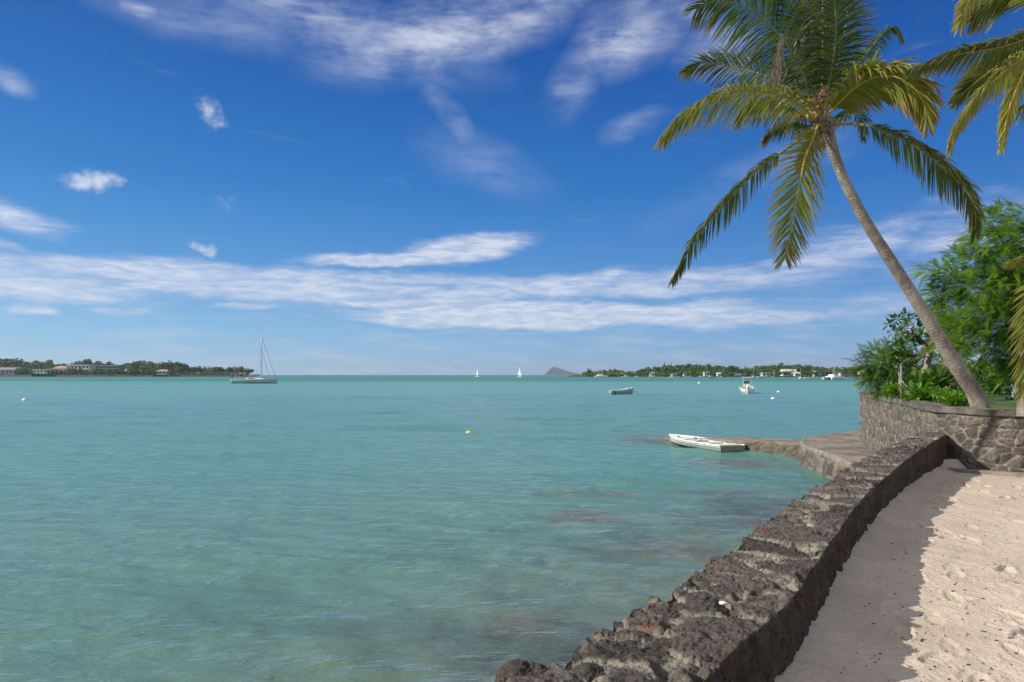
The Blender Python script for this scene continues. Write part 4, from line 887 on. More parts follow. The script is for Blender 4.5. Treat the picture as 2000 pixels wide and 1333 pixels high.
# dark shaded hedge at the back of the lawn
for k, (x, y, r, D_, lab) in enumerate(((1915, 738, 22, 22.5, "dark bush behind the lawn just right of the leaning trunk"), (1948, 742, 24, 21.5, "dark bush behind the lawn, middle of the shaded row"), (1982, 738, 26, 20.5, "dark bush behind the lawn partly covered by the young palm"))):
    r_ = empty("dark_bush", (0, 0, 0), lab, "bush", "dark bushes at the back of the lawn")
    gg = np.random.default_rng(90 + k); cl = [(*at(x + gg.uniform(-1, 1) * r, y + gg.uniform(-.9, .75) * r, D_ + gg.uniform(-.4, .4)), gg.uniform(.22, .38)) for _ in range(9)]
    scatter("leaves", r_, m_broad, cl, BRO, .13, 1500, lean=(0, -.1, .3), jit=.9, flat=.8, seed=95 + k, shell=.1, out=.9)
    limbs("stems", r_, m_dark_twig, [[at(x, 772, D_), at(x, y + r * .5, D_), Vector(c[:3])] for c in cl[:5]], .03, .008, 5)

# galvanised post with its diagonal brace
m_zinc = simple("galvanised_steel", (0.20, 0.21, 0.21), 0.7, 0.2, 12, 0, 0.1)
post = empty("metal_post", (0, 0, 0), "grey galvanised metal post with a slanting brace standing on the garden wall", "post")
MB().tube([at(1761, 786, 15.35), at(1760, 713, 15.35)], .024, 14).build("post_tube", m_zinc, post, True)
MB().tube([at(1761, 744, 15.33), at(1801, 783, 14.9)], .018, 12).build("brace", m_zinc, post, True)
mb = MB(); mb.tube([at(1760, 714, 15.35), at(1760, 711, 15.35)], [.029, .027], 14); mb.build("cap", m_zinc, post, True)
m_blue = simple("faded_blue_plastic", (0.30, 0.42, 0.46), 0.6, 0.2, 4)
bb = empty("blue_bin", (0, 0, 0), "pale blue bin on the lawn behind the young palm leaflets", "bin")
c = at(1987, 762, 17.5); MB().box((c.x, c.y, c.z - .05), (.17, .15, .30)).build("bin_body", m_blue, bb); MB().box((c.x, c.y, c.z + .115), (.19, .17, .025)).build("lid", m_blue, bb)
# ================================================================ distant land
m_land, n = mat("shore_land"); P = n.obj
c = n.mix(n.mapr(n.noise(P, 0.02, 5, 0.6), 0.35, 0.65), (0.035, 0.055, 0.022), (0.08, 0.095, 0.035))
zz = n.new('ShaderNodeSeparateXYZ', ins={0: P}).outputs[2]
c = n.mix(n.mapr(n.math('ADD', zz, n.math('MULTIPLY', n.noise(P, 0.05, 3), 1.5)), 1.4, 2.4), (0.05, 0.042, 0.036), c)
setp(n, Base_Color=c, Roughness=0.95)
m_beach = simple("distant_beach", (0.42, 0.36, 0.28), 0.95, 0.2, 0.05)
m_isle, n = mat("hazed_island_rock"); P = n.obj
c = n.mix(n.mapr(n.noise(P, 0.012, 6, 0.65), 0.35, 0.65), (0.045, 0.05, 0.062), (0.085, 0.085, 0.095))  # rock colour tinted bluish to imitate haze over the distance
setp(n, Base_Color=n.mix(n.mapr(n.new('ShaderNodeSeparateXYZ', ins={0: P}).outputs[2], 20, 60), (0.06, 0.075, 0.045), c), Roughness=0.95)
LEFT_TOP = [(-60, 700), (0, 701), (20, 703), (40, 700), (60, 706), (80, 704), (100, 708), (125, 710), (150, 707), (165, 704), (180, 706), (200, 707), (215, 706), (232, 712), (250, 708), (270, 705), (290, 708), (310, 708), (332, 704), (345, 708), (360, 710), (370, 715), (400, 716), (430, 716), (445, 717), (460, 715), (475, 715), (490, 718), (498, 727)]
RIGHT_TOP = [(1120, 729), (1135, 727), (1150, 723), (1170, 724), (1200, 722), (1215, 720), (1240, 723), (1265, 717), (1290, 715), (1300, 712), (1330, 712), (1380, 712), (1400, 715), (1420, 714), (1440, 716), (1470, 716), (1500, 713), (1530, 712), (1550, 711), (1580, 715), (1610, 717), (1640, 716), (1680, 716), (1800, 716), (1900, 715), (2060, 714)]
def prof(T_, x): return float(np.interp(x, [a for a, _ in T_], [b for _, b in T_]))
def coast(name, T_, x0, x1, Df, depth, lab, zmax=1.5):
    xs = np.linspace(x0, x1, 160); k = np.linspace(0, 1, 14)
    X = []; hgt = np.array([max(0.5, (HY - prof(T_, x)) / F * Df) for x in xs]); ends = np.minimum(sstep(xs, x0 - 1, x0 + 14 if x0 > 0 else x0 - .5), 1 - sstep(xs, x1 - 16, x1 + 1))
    D = np.array([Df(x) if callable(Df) else Df for x in xs]) + 14 * (fbm(P3(xs * .05, 0 * xs), 3, .5, 4) - .5)
    Dg = D[:, None] + depth * k[None]; Xg = (xs[:, None] - CX) / F * Dg
    Zg = -0.8 + (1.6 + 1.0 * fbm(P3(xs * .2, 0 * xs), 3, .5, 9)[:, None]) * sstep(k, 0, .06)[None] + (zmax + hgt[:, None] * .10) * sstep(k, .05, .8)[None] * ends[:, None] - 4.5 * sstep(k, .9, 1)[None]
    return tag(fast_mesh(name, np.stack([Xg, Dg, Zg], -1).reshape(-1, 3), grid_idx(*Xg.shape), m_land), kind='structure')
coast("headland_terrain", LEFT_TOP, -80, 500, 930, 160, "")
coast("shore_terrain", RIGHT_TOP, 1112, 2080, 850, 220, "")
# the flat-topped rocky island on the horizon
pf = [(1078, 733), (1081, 724), (1085, 717.5), (1088, 715.5), (1096, 718.5), (1104, 720.5), (1113, 724), (1124, 727), (1136, 729.5), (1150, 731), (1166, 733)]
xs = np.linspace(1076, 1166, 120); k = np.linspace(0, 1, 22); D = 7600 + 900 * k[None]; hz = np.array([(HY - np.interp(x, [a for a, _ in pf], [b for _, b in pf])) / F * 7600 for x in xs])
Xg = (xs[:, None] - CX) / F * (7600 + 0 * D) + 200 * (k[None] - .5); cross = np.sin(np.pi * k) ** .6
Zg = np.maximum(-3, hz[:, None] * cross[None] * (1 + .14 * (fbm(P3(Xg * .01, D * .01), 5, .6) - .5))) - 1
tag(fast_mesh("rocky_island", np.stack([Xg, D + 0 * Xg, Zg], -1).reshape(-1, 3), grid_idx(*Xg.shape), m_isle), "distant blue-grey rocky island with a steep cliff on its left end, on the horizon", "island")
bpy.data.objects["rocky_island"]['kind'] = 'thing'

# ---------------------------------------------------------------- far trees: prototypes about 10 m tall
def proto_crown(kind, seed):
    g = np.random.default_rng(seed); V = []; Q = []; rd = []
    def card(c, r, nrm_):
        a = nrm(np.cross(nrm_, g.normal(size=3))); b = np.cross(nrm(nrm_), a); o = len(V)
        for p, q in ((-1, -.6), (.8, -1), (1, .7), (-.7, 1)): V.append(c + a * p * r + b * q * r)
        Q.append((o, o + 1, o + 2, o + 3)); rd.extend([g.random()] * 4)
    if kind == 'broad':
        cl = [(np.array([g.normal(0, 1.7), g.normal(0, 1.7), 5.6 + g.normal(0, 1.3)]), g.uniform(1.4, 2.4)) for _ in range(11)]
        for c, r in cl:
            for _ in range(70): q = nrm(g.normal(size=3)); card(c + q * r * g.uniform(.75, 1.05) * np.array([1, 1, .8]), g.uniform(.22, .48), q + g.normal(size=3) * .5)
    elif kind == 'casuarina':
        for _ in range(9):
            top = np.array([g.normal(0, 1.5), g.normal(0, 1.5), g.uniform(7, 10.6)])
            for _ in range(75):
                t = g.random() ** .8; z = 1.8 + (top[2] - 1.8) * t; r = 1.3 * (1 - t) ** .7 + .12
                c = np.array([top[0] * t, top[1] * t, z]) + np.array([g.normal(0, r), g.normal(0, r), 0]); card(c, g.uniform(.14, .36), g.normal(size=3))
    elif kind == 'spire':
        for _ in range(420):
            t = g.random() ** 1.2; z = 1.2 + 9.3 * t; r = 1.35 * (1 - t) + .06; a = g.uniform(0, 6.28)
            card(np.array([math.cos(a) * r * g.random() ** .4, math.sin(a) * r * g.random() ** .4, z + .5 * math.sin(z * 6) * 0]), g.uniform(.12, .26), g.normal(size=3))
    elif kind == 'palm':
        for k in range(13):
            a = k * 2.4; el_ = g.uniform(-.1, 1.0); L_ = g.uniform(2.2, 3.0); h = np.array([math.cos(a), math.sin(a), 0])
            pts = [np.array([0, 0, 9]) + h * L_ * t + np.array([0, 0, 1]) * (math.sin(el_) * L_ * t * .9 - 2.0 * t * t) for t in np.linspace(0, 1, 7)]
            sdv = np.array([-h[1], h[0], 0])
            for sgn in (-1, 1):
                o = len(V); ww = [.05, .45, .6, .6, .5, .35, .1]
                for p, w_ in zip(pts, ww): V.append(p); V.append(p + sdv * sgn * w_ * .9 + np.array([0, 0, -.55 * w_]))
                for j in range(6): Q.append((o + 2 * j, o + 2 * j + 1, o + 2 * j + 3, o + 2 * j + 2))
                rd.extend([g.random()] * 14)
    V = np.array(V); m_ = m_farc if kind in ('casuarina', 'spire') else m_far
    o = fast_mesh("crown", V, Q, m_, None, attrs={'rnd': rd, 'tint': np.zeros(len(V)) + (.3 if kind == 'palm' else 0), 'brown': np.zeros(len(V))}, smooth=False, link_it=False)
    mb = MB()
    if kind == 'palm': mb.tube([(0.6, 0, 0), (.2, 0, 4.5), (0, 0, 9)], [.22, .17, .13], 6)
    else: mb.tube([(0, 0, 0), (.1, 0, 3), (0, .1, 6)], [.35, .25, .12], 6)
    t_ = mb.build("trunk", m_dark_twig); COL.objects.unlink(t_)
    return o, t_
PROTO = {k: [proto_crown(k, 10 * j + h) for j in range(v)] for h, (k, v) in enumerate((('broad', 5), ('casuarina', 3), ('spire', 1), ('palm', 3)))}
KL = {'broad': "rounded tree", 'casuarina': "wispy casuarina", 'spire': "slim conifer", 'palm': "coconut palm"}
KN = {'broad': "broadleaf_tree", 'casuarina': "casuarina_tree", 'spire': "conifer_tree", 'palm': "shore_palm"}
fr3 = np.random.default_rng(44)
def far_tree(kind, x, top, D, wide=1.0, label=None, group=None, gz=1.2):
    h = max(2.0, (HY - top) / F * D + CAMZ - gz); cr, tk_ = PROTO[kind][int(fr3.integers(len(PROTO[kind])))]
    nat = {'broad': 8.6, 'casuarina': 10.2, 'spire': 10.4, 'palm': 10.2}[kind]; s = h / nat
    r_ = empty(KN[kind], ((x - CX) / F * D, D, gz), label, "palm tree" if kind == 'palm' else "tree", group, fr3.uniform(0, 6.28))
    sw = s * wide * (1 if kind != 'palm' else 1.0); r_.scale = (sw, sw, s)
    for q in (cr, tk_):
        c_ = q.copy(); COL.objects.link(c_); c_.parent = r_
    return r_
def seg_label(x, side):
    if side == 'L':
        S = [(40, "by the grey house at the left edge"), (68, "left of the white boathouse"), (100, "behind the white boathouse"), (132, "behind the pink-roofed house"), (178, "beside the large white villa"), (240, "beside the blue-grey hotel"), (295, "behind the pavilion with the white tent"), (340, "around the pale blue cottage"), (400, "in the middle of the wooded point"), (600, "at the tip of the wooded point")]
        pre = " "; suf = ", left headland"
    else:
        S = [(1160, "at the low far end beside the island"), (1215, "behind the moored catamarans"), (1262, "left of the pink house"), (1300, "right of the pink house"), (1360, "under the two conifer spires"), (1400, "behind the yellow house"), (1450, "left of the white shed"), (1512, "around the white shed"), (1562, "behind the long white-roofed hall"), (1605, "beside the white terraced restaurant"), (1650, "behind the tall-masted catamaran"), (1700, "by the cream beach house"), (3000, "beyond the garden trees")]
        pre = " "; suf = ", right shore"
    for a, b in S:
        if x < a: return pre + b + suf
def plant_row(T_, x0, x1, D0_, step, side, kinds, wts, drop, hmin=5):
    x = x0
    while x < x1:
        kd = kinds[int(fr3.choice(len(kinds), p=wts))]; D = D0_ + fr3.uniform(-25, 25); top = prof(T_, x)
        top += abs(fr3.normal(0, 1.6)) + drop + (0 if kd != 'palm' else -.8) + (0 if kd != 'casuarina' else -.6)
        if top < 731: far_tree(kd, x, top, D, fr3.uniform(1.1, 1.7) if kd == 'broad' else fr3.uniform(.9, 1.3), KL[kd] + seg_label(x, side), "trees along the " + ("left headland" if side == 'L' else "right shore"))
        x += step * fr3.uniform(.6, 1.4)
plant_row(LEFT_TOP, -8, 494, 1010, 8.2, 'L', ['broad', 'casuarina', 'palm'], [.45, .43, .12], 0)
plant_row(LEFT_TOP, -4, 482, 965, 15, 'L', ['broad', 'casuarina', 'palm'], [.75, .1, .15], 9)
plant_row(RIGHT_TOP, 1142, 1700, 960, 8.2, 'R', ['broad', 'palm', 'casuarina'], [.72, .2, .08], 0)
plant_row(RIGHT_TOP, 1155, 1700, 905, 12, 'R', ['broad', 'palm'], [.6, .4], 7)
plant_row(RIGHT_TOP, 1706, 1960, 960, 26, 'R', ['broad', 'palm'], [.7, .3], 0)
for x, t in ((1298, 708), (1311, 709)): far_tree('spire', x, t, 930, .8, ("taller slim dark conifer, left of the two spires on the right shore" if x < 1300 else "shorter slim dark conifer, right of the two spires on the right shore"), "conifer spires on the right shore")
far_tree('palm', 1527, 706.5, 940, .8, "tall coconut palm standing clear above the white-roofed hall on the right shore", "trees along the right shore")
far_tree('casuarina', 1150, 720, 915, 1.2, "dark casuarina at the low far end of the right shore", "trees along the right shore")

g = np.random.default_rng(4)
for x in list(np.arange(34, 62, 9)) + [96, 104, 112, 120, 140, 156, 170, 160, 181, 186, 192, 198, 205, 214, 223, 230, 236, 148, 242, 262, 280, 290, 298, 334, 345]:
    kd = 'palm' if g.random() < .25 else 'broad'
    far_tree(kd, x + g.uniform(-2, 2), g.uniform(717, 725), g.uniform(905, 911), g.uniform(.9, 1.3), ("low bushy tree" if kd == 'broad' else "short coconut palm") + seg_label(x, 'L'), "trees along the left headland", .6)
for x in [1262, 1283, 1305, 1330, 1349, 1392, 1417, 1431, 1455, 1466, 1480, 1520, 1536, 1547, 1570, 1581, 1588, 1606, 1620, 1636, 1648, 1664, 1674]:
    kd = 'palm' if g.random() < .4 else 'broad'
    far_tree(kd, x + g.uniform(-2, 2), g.uniform(719, 726), g.uniform(778, 790), g.uniform(.9, 1.3), ("low bushy tree" if kd == 'broad' else "short coconut palm") + seg_label(x, 'R'), "trees along the right shore", .6)
def undergrowth(name, T_, x0, x1, D0_, hs, lab, seed, k):
    g = np.random.default_rng(seed); xs = g.uniform(x0, x1, k); Ds = D0_ + g.uniform(0, 90, k); X_ = (xs - CX) / F * Ds; hh = fbm(P3(X_ * .03, 0 * X_), 3, .6, seed) * hs + .5
    Z_ = .8 + hh * g.random(k); V = []; r = g.uniform(.5, 1.6, k); d = nrm(g.normal(size=(k, 3)) * [1, 1, .6]); a = nrm(np.cross(d, g.normal(size=(k, 3)))); b = np.cross(d, a); c = np.stack([X_, Ds, Z_], 1)
    V = np.stack([c + (a * p + b * q) * r[:, None] for p, q in ((-1, -.6), (.8, -1), (1, .7), (-.7, 1))], 1).reshape(-1, 3); rd = np.repeat(g.random(k), 4)
    return tag(fast_mesh(name, V, np.arange(4 * k).reshape(-1, 4), m_far, attrs={'rnd': rd, 'tint': rd * .3, 'brown': 0 * rd}, smooth=False), lab, "undergrowth", kind='stuff')
undergrowth("undergrowth", LEFT_TOP, -20, 488, 912, 6.5, "mixed low green growth filling the left headland between trees and houses", 5, 9000)
undergrowth("undergrowth", RIGHT_TOP, 1140, 1960, 845, 7.0, "mixed low green growth filling the right shore between trees and houses", 6, 13000)
# ---------------------------------------------------------------- houses
def paint(name, c, rough=0.6): return simple(name, c, rough, 0.10, 0.6)
m_white = paint("white_render", (0.60, 0.59, 0.56)); m_cream = paint("cream_render", (0.62, 0.55, 0.36)); m_pink = paint("pink_render", (0.58, 0.40, 0.34)); m_greyw = paint("grey_render", (0.26, 0.29, 0.32)); m_bluew = paint("blue_render", (0.40, 0.48, 0.56))
m_bluegrey = paint("blue_grey_cladding", (0.16, 0.20, 0.26)); m_darkw = paint("dark_wood", (0.05, 0.035, 0.028)); m_roofp = paint("pink_roof", (0.42, 0.27, 0.24)); m_roofg = paint("grey_roof", (0.25, 0.25, 0.26)); m_thatch = paint("thatch", (0.17, 0.13, 0.09)); m_win = paint("dark_window", (0.03, 0.035, 0.045), 0.2); m_stonef = paint("sea_wall_stone", (0.05, 0.045, 0.04))
def house(x0, x1, ytop, ybase, D, mw, mr, roof, label, floors=1, group=None, nw=None, name="house"):
    gz = CAMZ + (HY - ybase) / F * D; w_ = (x1 - x0) / F * D; H = (ybase - ytop) / F * D; dp = max(6, w_ * .5); xc = ((x0 + x1) / 2 - CX) / F * D
    r_ = empty(name, (xc, D, gz - .4), label, "building", group)
    rh = H * (.35 if roof in ('hip', 'gable') else .10) ; wh = H - rh + .4
    MB().box((0, dp / 2, wh / 2), (w_, dp, wh)).build("wall", mw, r_)
    e = .5
    if roof == 'hip': MB().add([(-w_ / 2 - e, -e, wh), (w_ / 2 + e, -e, wh), (w_ / 2 + e, dp + e, wh), (-w_ / 2 - e, dp + e, wh), (-w_ / 5, dp / 2, wh + rh), (w_ / 5, dp / 2, wh + rh)], [(0, 1, 5, 4), (1, 2, 5), (2, 3, 4, 5), (3, 0, 4), (3, 2, 1, 0)]).build("roof", mr, r_)
    elif roof == 'gable': MB().add([(-w_ / 2 - e, -e, wh), (w_ / 2 + e, -e, wh), (w_ / 2 + e, dp + e, wh), (-w_ / 2 - e, dp + e, wh), (-w_ / 2 - e, dp / 2, wh + rh), (w_ / 2 + e, dp / 2, wh + rh)], [(0, 1, 5, 4), (1, 2, 5), (2, 3, 4, 5), (3, 0, 4), (3, 2, 1, 0)]).build("roof", mr, r_)
    else: MB().box((0, dp / 2, wh + rh / 2), (w_ + 2 * e, dp + 2 * e, rh)).build("roof", mr, r_)
    k = nw or max(2, int(w_ / 4.5)); fh = wh / floors
    for f in range(floors):
        for i in range(k):
            cx_ = -w_ / 2 + w_ * (i + .5) / k; MB().box((cx_, -.02, fh * (f + .52)), (w_ / k * .55, .12, fh * .5)).build("window", m_win, r_)
    if floors > 1:
        for f in range(1, floors): MB().box((0, -.5, fh * f), (w_, 1.0, .25)).build("balcony", mr, r_)
    return r_
HL = "buildings on the left headland"; HR = "buildings on the right shore"
house(-6, 32, 718, 731.5, 915, m_greyw, m_roofg, 'gable', "grey waterside house at the left edge of the headland", 1, HL)
house(64, 99, 721.5, 729, 905, m_white, m_white, 'flat', "long low white boathouse on dark piers on the left headland", 1, HL)
house(101, 131, 715, 730, 925, m_white, m_roofp, 'hip', "white house with a pinkish roof between boathouse and villa", 1, HL)
house(130, 174, 712.5, 729, 935, m_white, m_white, 'flat', "large white flat-roofed villa on the left headland", 2, HL)
house(190, 232, 713.5, 731, 928, m_bluegrey, m_roofg, 'flat', "three-storey blue-grey hotel with long balconies on the left headland", 3, HL, 14)
house(252, 274, 724, 731.5, 915, m_darkw, m_white, 'flat', "dark open pavilion under a thin white roof beside the white tent", 1, HL)
house(303, 330, 722, 732, 912, m_bluew, m_roofp, 'hip', "pale blue cottage in the trees of the left headland", 1, HL)
t_ = empty("party_tent", tuple(at(246.5, 731, 915)), "small white pointed tent beside the dark pavilion", "tent", HL)
MB().add([(-3, -3, 4.2), (3, -3, 4.2), (3, 3, 4.2), (-3, 3, 4.2), (-.4, 0, 6.3), (.4, 0, 6.3), (0, 0, 8.6)], [(0, 1, 5, 4), (1, 2, 5), (2, 3, 4, 5), (3, 0, 4), (4, 5, 6)]).build("canvas_roof", m_white, t_)
for a, b in ((-2.8, -2.8), (2.8, -2.8), (2.8, 2.8), (-2.8, 2.8)): MB().tube([(a, b, -.5), (a, b, 4.3)], .12, 6).build("tent_pole", m_white, t_)
for x0, x1, nm, D_ in ((-10, 62, "sea wall below the grey house", 900), (110, 300, "sea wall below the villa and hotel", 903), (330, 470, "sea wall along the wooded point", 905)):
    a = (x0 - CX) / F * D_; b = (x1 - CX) / F * D_; mb = MB()
    xs = np.linspace(a, b, 30); top = 2.0 + .9 * fbm(P3(xs * .05, 0 * xs), 3)
    V = [(x, D_ + dy_, z) for x, tz in zip(xs, top) for dy_, z in ((-1.2, -.6), (-.5, tz), (4, tz + .2), (6, -.6))]
    mb.add(V, [(4 * i + j, 4 * i + j + 1, 4 * i + j + 5, 4 * i + j + 4) for i in range(29) for j in range(3)])
    tag(mb.build("sea_wall", m_stonef), "dark stone " + nm + " on the left headland", "wall", "sea walls of the left headland")['kind'] = 'thing'
house(1270, 1279, 727, 734.5, 800, m_pink, m_roofp, 'hip', "small pink house between round trees on the right shore", 1, HR)
house(1313, 1322, 730, 735, 800, m_white, m_thatch, 'hip', "tiny white hut with a thatched roof below the conifer spires", 1, HR)
house(1336, 1341, 730, 735, 790, m_white, m_white, 'flat', "white shoreline kiosk left of the yellow house", 1, HR)
house(1376, 1386, 727, 734.5, 790, m_cream, m_cream, 'flat', "pale yellow house on the right shore", 1, HR)
house(1402, 1408, 728, 735, 790, m_white, m_white, 'gable', "narrow white gabled house right of the yellow house", 1, HR)
house(1438, 1448, 731, 736, 780, m_white, m_roofg, 'gable', "low white boathouse left of the white shed", 1, HR)
house(1489, 1504, 728, 735, 780, m_white, m_white, 'flat', "plain white shed near the water on the right shore", 1, HR)
house(1529, 1556, 721.5, 734, 800, m_cream, m_white, 'gable', "long white-roofed hall above the palms on the right shore", 2, HR)
house(1553, 1563, 727, 736, 790, m_white, m_white, 'gable', "steep white-gabled house next to the long hall", 1, HR)
house(1592, 1613, 724.5, 736, 785, m_white, m_white, 'flat', "white terraced restaurant with a dark ground floor on the right shore", 2, HR)
house(1642, 1646, 728, 734, 790, m_white, m_white, 'gable', "tiny white hut in the trees behind the tall-masted catamaran", 1, HR)
house(1650, 1676, 732, 736.5, 785, m_darkw, m_thatch, 'gable', "long dark thatched beach bar on the right shore", 1, HR)
house(1680, 1694, 724, 736, 790, m_cream, m_cream, 'hip', "cream beach house at the right end of the visible shore", 2, HR)
for x0, x1, yb, nm in ((1318, 1445, 736.6, "left"), (1452, 1552, 737, "middle")):
    D_ = 775; a = (x0 - CX) / F * D_; b = (x1 - CX) / F * D_; mb = MB(); mb.box(((a + b) / 2, D_, .55), (b - a, 5, .9))
    tag(mb.build("stone_quay", m_stonef), "low dark stone quay, %s of two, behind the moored boats" % nm, "quay", "quays of the right shore")['kind'] = 'thing'
mb = MB(); V = []; xs = np.linspace(1655, 1710, 20)
for x in xs:
    for D_, z in ((770, -.5), (790, .7), (815, 1.2)): V.append(((x - CX) / F * D_, D_, z))
mb.add(V, [(3 * i + j, 3 * i + j + 1, 3 * i + j + 4, 3 * i + j + 3) for i in range(19) for j in range(2)]); tag(mb.build("beach", m_beach), kind='structure')

# ================================================================ boats
m_gel = simple("white_boat_paint", (0.74, 0.74, 0.72), 0.35, 0.06, 3); m_gelo = simple("old_white_paint", (0.70, 0.71, 0.68), 0.6, 0.16, 6, 0.004, 0, 20)
m_ygrey = simple("grey_hull_paint", (0.42, 0.45, 0.49), 0.35, 0.08, .6); m_skiff = simple("grey_blue_hull_paint", (0.34, 0.40, 0.47), 0.5, 0.12, 3); m_navy = simple("dark_navy_paint", (0.03, 0.045, 0.07), 0.4, .1); m_ant = simple("antifouling", (0.035, 0.04, 0.05), 0.7, .2)
m_alu = simple("aluminium_mast", (0.50, 0.48, 0.44), 0.4, .08, 3, 0, .4); m_rope = simple("rigging_wire", (0.09, 0.09, 0.10), 0.5, .1); m_canvas = simple("canvas", (0.22, 0.17, 0.17), 0.9, .2); m_sail = simple("sailcloth", (0.78, 0.78, 0.78), 0.8, .05); m_wood = simple("weathered_boat_wood", (0.27, 0.25, 0.21), 0.8, .3, 8); m_blackp = simple("black_plastic", (0.03, 0.03, 0.032), 0.5, .1); m_tan = simple("tan_cushion", (0.30, 0.2, 0.12), 0.8, .2)
def hull_pts(L, B, hs, hb, dr, tr=.8, u=None, v=None, inset=0.0):
    """u: stern 0 - bow 1, v: keel 0 - gunwale 1"""
    bb_ = (tr + (1 - tr) * sstep(u, 0, .42)) * (1 - np.clip((u - .42) / .58, 0, 1) ** 2.3) ; bb_ = np.maximum(bb_, 0.012)
    z1 = hs + (hb - hs) * u ** 1.8 - inset; z0 = -dr * (1 - np.clip((u - .72) / .28, 0, 1) ** 1.6)
    y = (B / 2 - inset) * bb_ * (np.sin(v * np.pi / 2) ** .62) * (0.86 + 0.14 * v); z = z0 + (z1 - z0) * v ** 1.25
    x = -L / 2 + L * u + (u > .8) * (v - .6) * .10 * L * (u - .8) * 2 - inset * (u > .97) + inset * (u < .02)
    return x, y, z
def hull(L, B, hs, hb, dr, m1, parent, name="hull", tr=.8, deck=None, mdeck=None, rim=None, mrim=None, boot=None, floor=.15):
    nu, nv = 34, 12; u, v = np.meshgrid(np.linspace(0, 1, nu), np.linspace(0, 1, nv), indexing='ij'); x, y, z = hull_pts(L, B, hs, hb, dr, tr, u, v); V = []; Q = []
    A = np.concatenate([np.stack([x, -y, z], -1)[:, ::-1], np.stack([x, y, z], -1)[:, 1:]], 1); V += list(A.reshape(-1, 3)); m_ = A.shape[1]; Q += [tuple(q) for q in grid_idx(nu, m_)]
    mb = MB(); mb.add(V, Q); mb.f.append(tuple(range(m_)))
    h_ = mb.build(name, m1, parent, True)
    gx, gy, gz_ = x[:, -1], y[:, -1], z[:, -1]
    if deck is not None:
        mb = MB(); V = [(gx[i], s_ * gy[i] * .97, gz_[i] - deck + (0.04 * L / 10 if s_ == 0 else 0)) for i in range(nu) for s_ in (-1, 0, 1)]; mb.add(V, [(3 * i + j, 3 * i + j + 1, 3 * i + j + 4, 3 * i + j + 3) for i in range(nu - 1) for j in range(2)]); mb.build("deck", mdeck or m1, parent, False)
    else:
        x2, y2, z2 = hull_pts(L, B, hs, hb, dr - .03, tr, u, v, .045); z2 = np.maximum(z2, floor)
        A = np.concatenate([np.stack([x2, -y2, z2], -1)[:, ::-1], np.stack([x2, y2, z2], -1)[:, 1:]], 1); mb = MB().add(list(A.reshape(-1, 3)), [tuple(q) for q in grid_idx(nu, m_)]); mb.f.append(tuple(range(m_))); mb.build("inner_hull", mdeck or m1, parent, True)
    if rim:
        for s_ in (-1, 1): MB().tube([(gx[i], s_ * gy[i], gz_[i]) for i in range(nu)], rim, 6).build("gunwale", mrim or m1, parent, True)
    if boot:
        x3, y3, z3 = hull_pts(L, B, hs, hb, dr, tr, u, v); mb = MB()
        for s_ in (-1, 1):
            rows = []
            for i in range(nu):
                zz_ = z3[i]; yy_ = y3[i]; xx_ = x3[i]; rows.append([(np.interp(q, zz_, xx_), s_ * (np.interp(q, zz_, yy_) + .006 * L / 3), q) for q in boot])
            mb.add([p for r_ in rows for p in r_], [(2 * i, 2 * i + 1, 2 * i + 3, 2 * i + 2) for i in range(nu - 1)])
        mb.build("boot_stripe", m_ant, parent)
    return h_
def place(r_, pxx, pyy, rz):
    """float the thing so that its waterline is seen at the pixel"""
    D = CAMZ * F / (pyy - HY); r_.location = ((pxx - CX) / F * D, D, 0); r_.rotation_euler = (0, 0, rz); return D
# sailing yacht, bow to the right
y_ = empty("sailing_yacht", (0, 0, 0), "large grey-hulled sailing yacht at anchor with bare mast, left of centre", "sailing yacht")
Dy = place(y_, 498, 749.2, R(-4)); L = 14.0
hull(L, 4.1, 1.15, 1.45, .35, m_ygrey, y_, tr=.72, deck=.02, mdeck=m_gel, rim=.05, mrim=m_gel, boot=(-.02, .14))
MB().add([(-2.6, -1.1, 1.2), (3.4, -.6, 1.3), (3.4, .6, 1.3), (-2.6, 1.1, 1.2), (-2.2, -.95, 1.78), (1.6, -.5, 1.62), (1.6, .5, 1.62), (-2.2, .95, 1.78)], [(0, 1, 5, 4), (1, 2, 6, 5), (2, 3, 7, 6), (3, 0, 4, 7), (4, 5, 6, 7)]).build("cabin", m_gel, y_)
MB().box((-.6, -1.02, 1.5), (2.2, .06, .16), R(4)).build("cabin_window", m_navy, y_)
MB().tube([(1.95, 0, 1.2), (1.95, 0, 18.0)], [.13, .085], 10).build("mast", m_alu, y_, True)
for z in (7.0, 12.2): MB().tube([(1.95, -.9, z), (1.95, 0, z + .08), (1.95, .9, z)], .04, 5).build("spreader", m_alu, y_)
bo = MB().tube([(1.85, 0, 2.3), (-3.6, 0, 2.5)], .09, 8).build("boom", m_alu, y_, True)
MB().tube([(1.5, 0, 2.52), (-.5, 0, 2.62), (-3.5, 0, 2.62)], [.17, .14, .09], 8).build("furled_sail", m_canvas, bo, True)
for a, b, r_ in (((2.05, 0, 14.2), (6.55, 0, 1.6), .05), ((2.0, 0, 10.8), (4.6, 0, 1.4), .045), ((1.9, 0, 17.9), (-6.6, 0, 1.6), .012), ((1.95, 0, 17.8), (1.5, -1.9, 1.3), .014), ((1.95, -.9, 12.2), (1.5, -1.95, 1.3), .014), ((1.95, .9, 12.2), (1.5, 1.95, 1.3), .014)): MB().tube([a, b], r_, 5).build("stay", m_rope, y_)
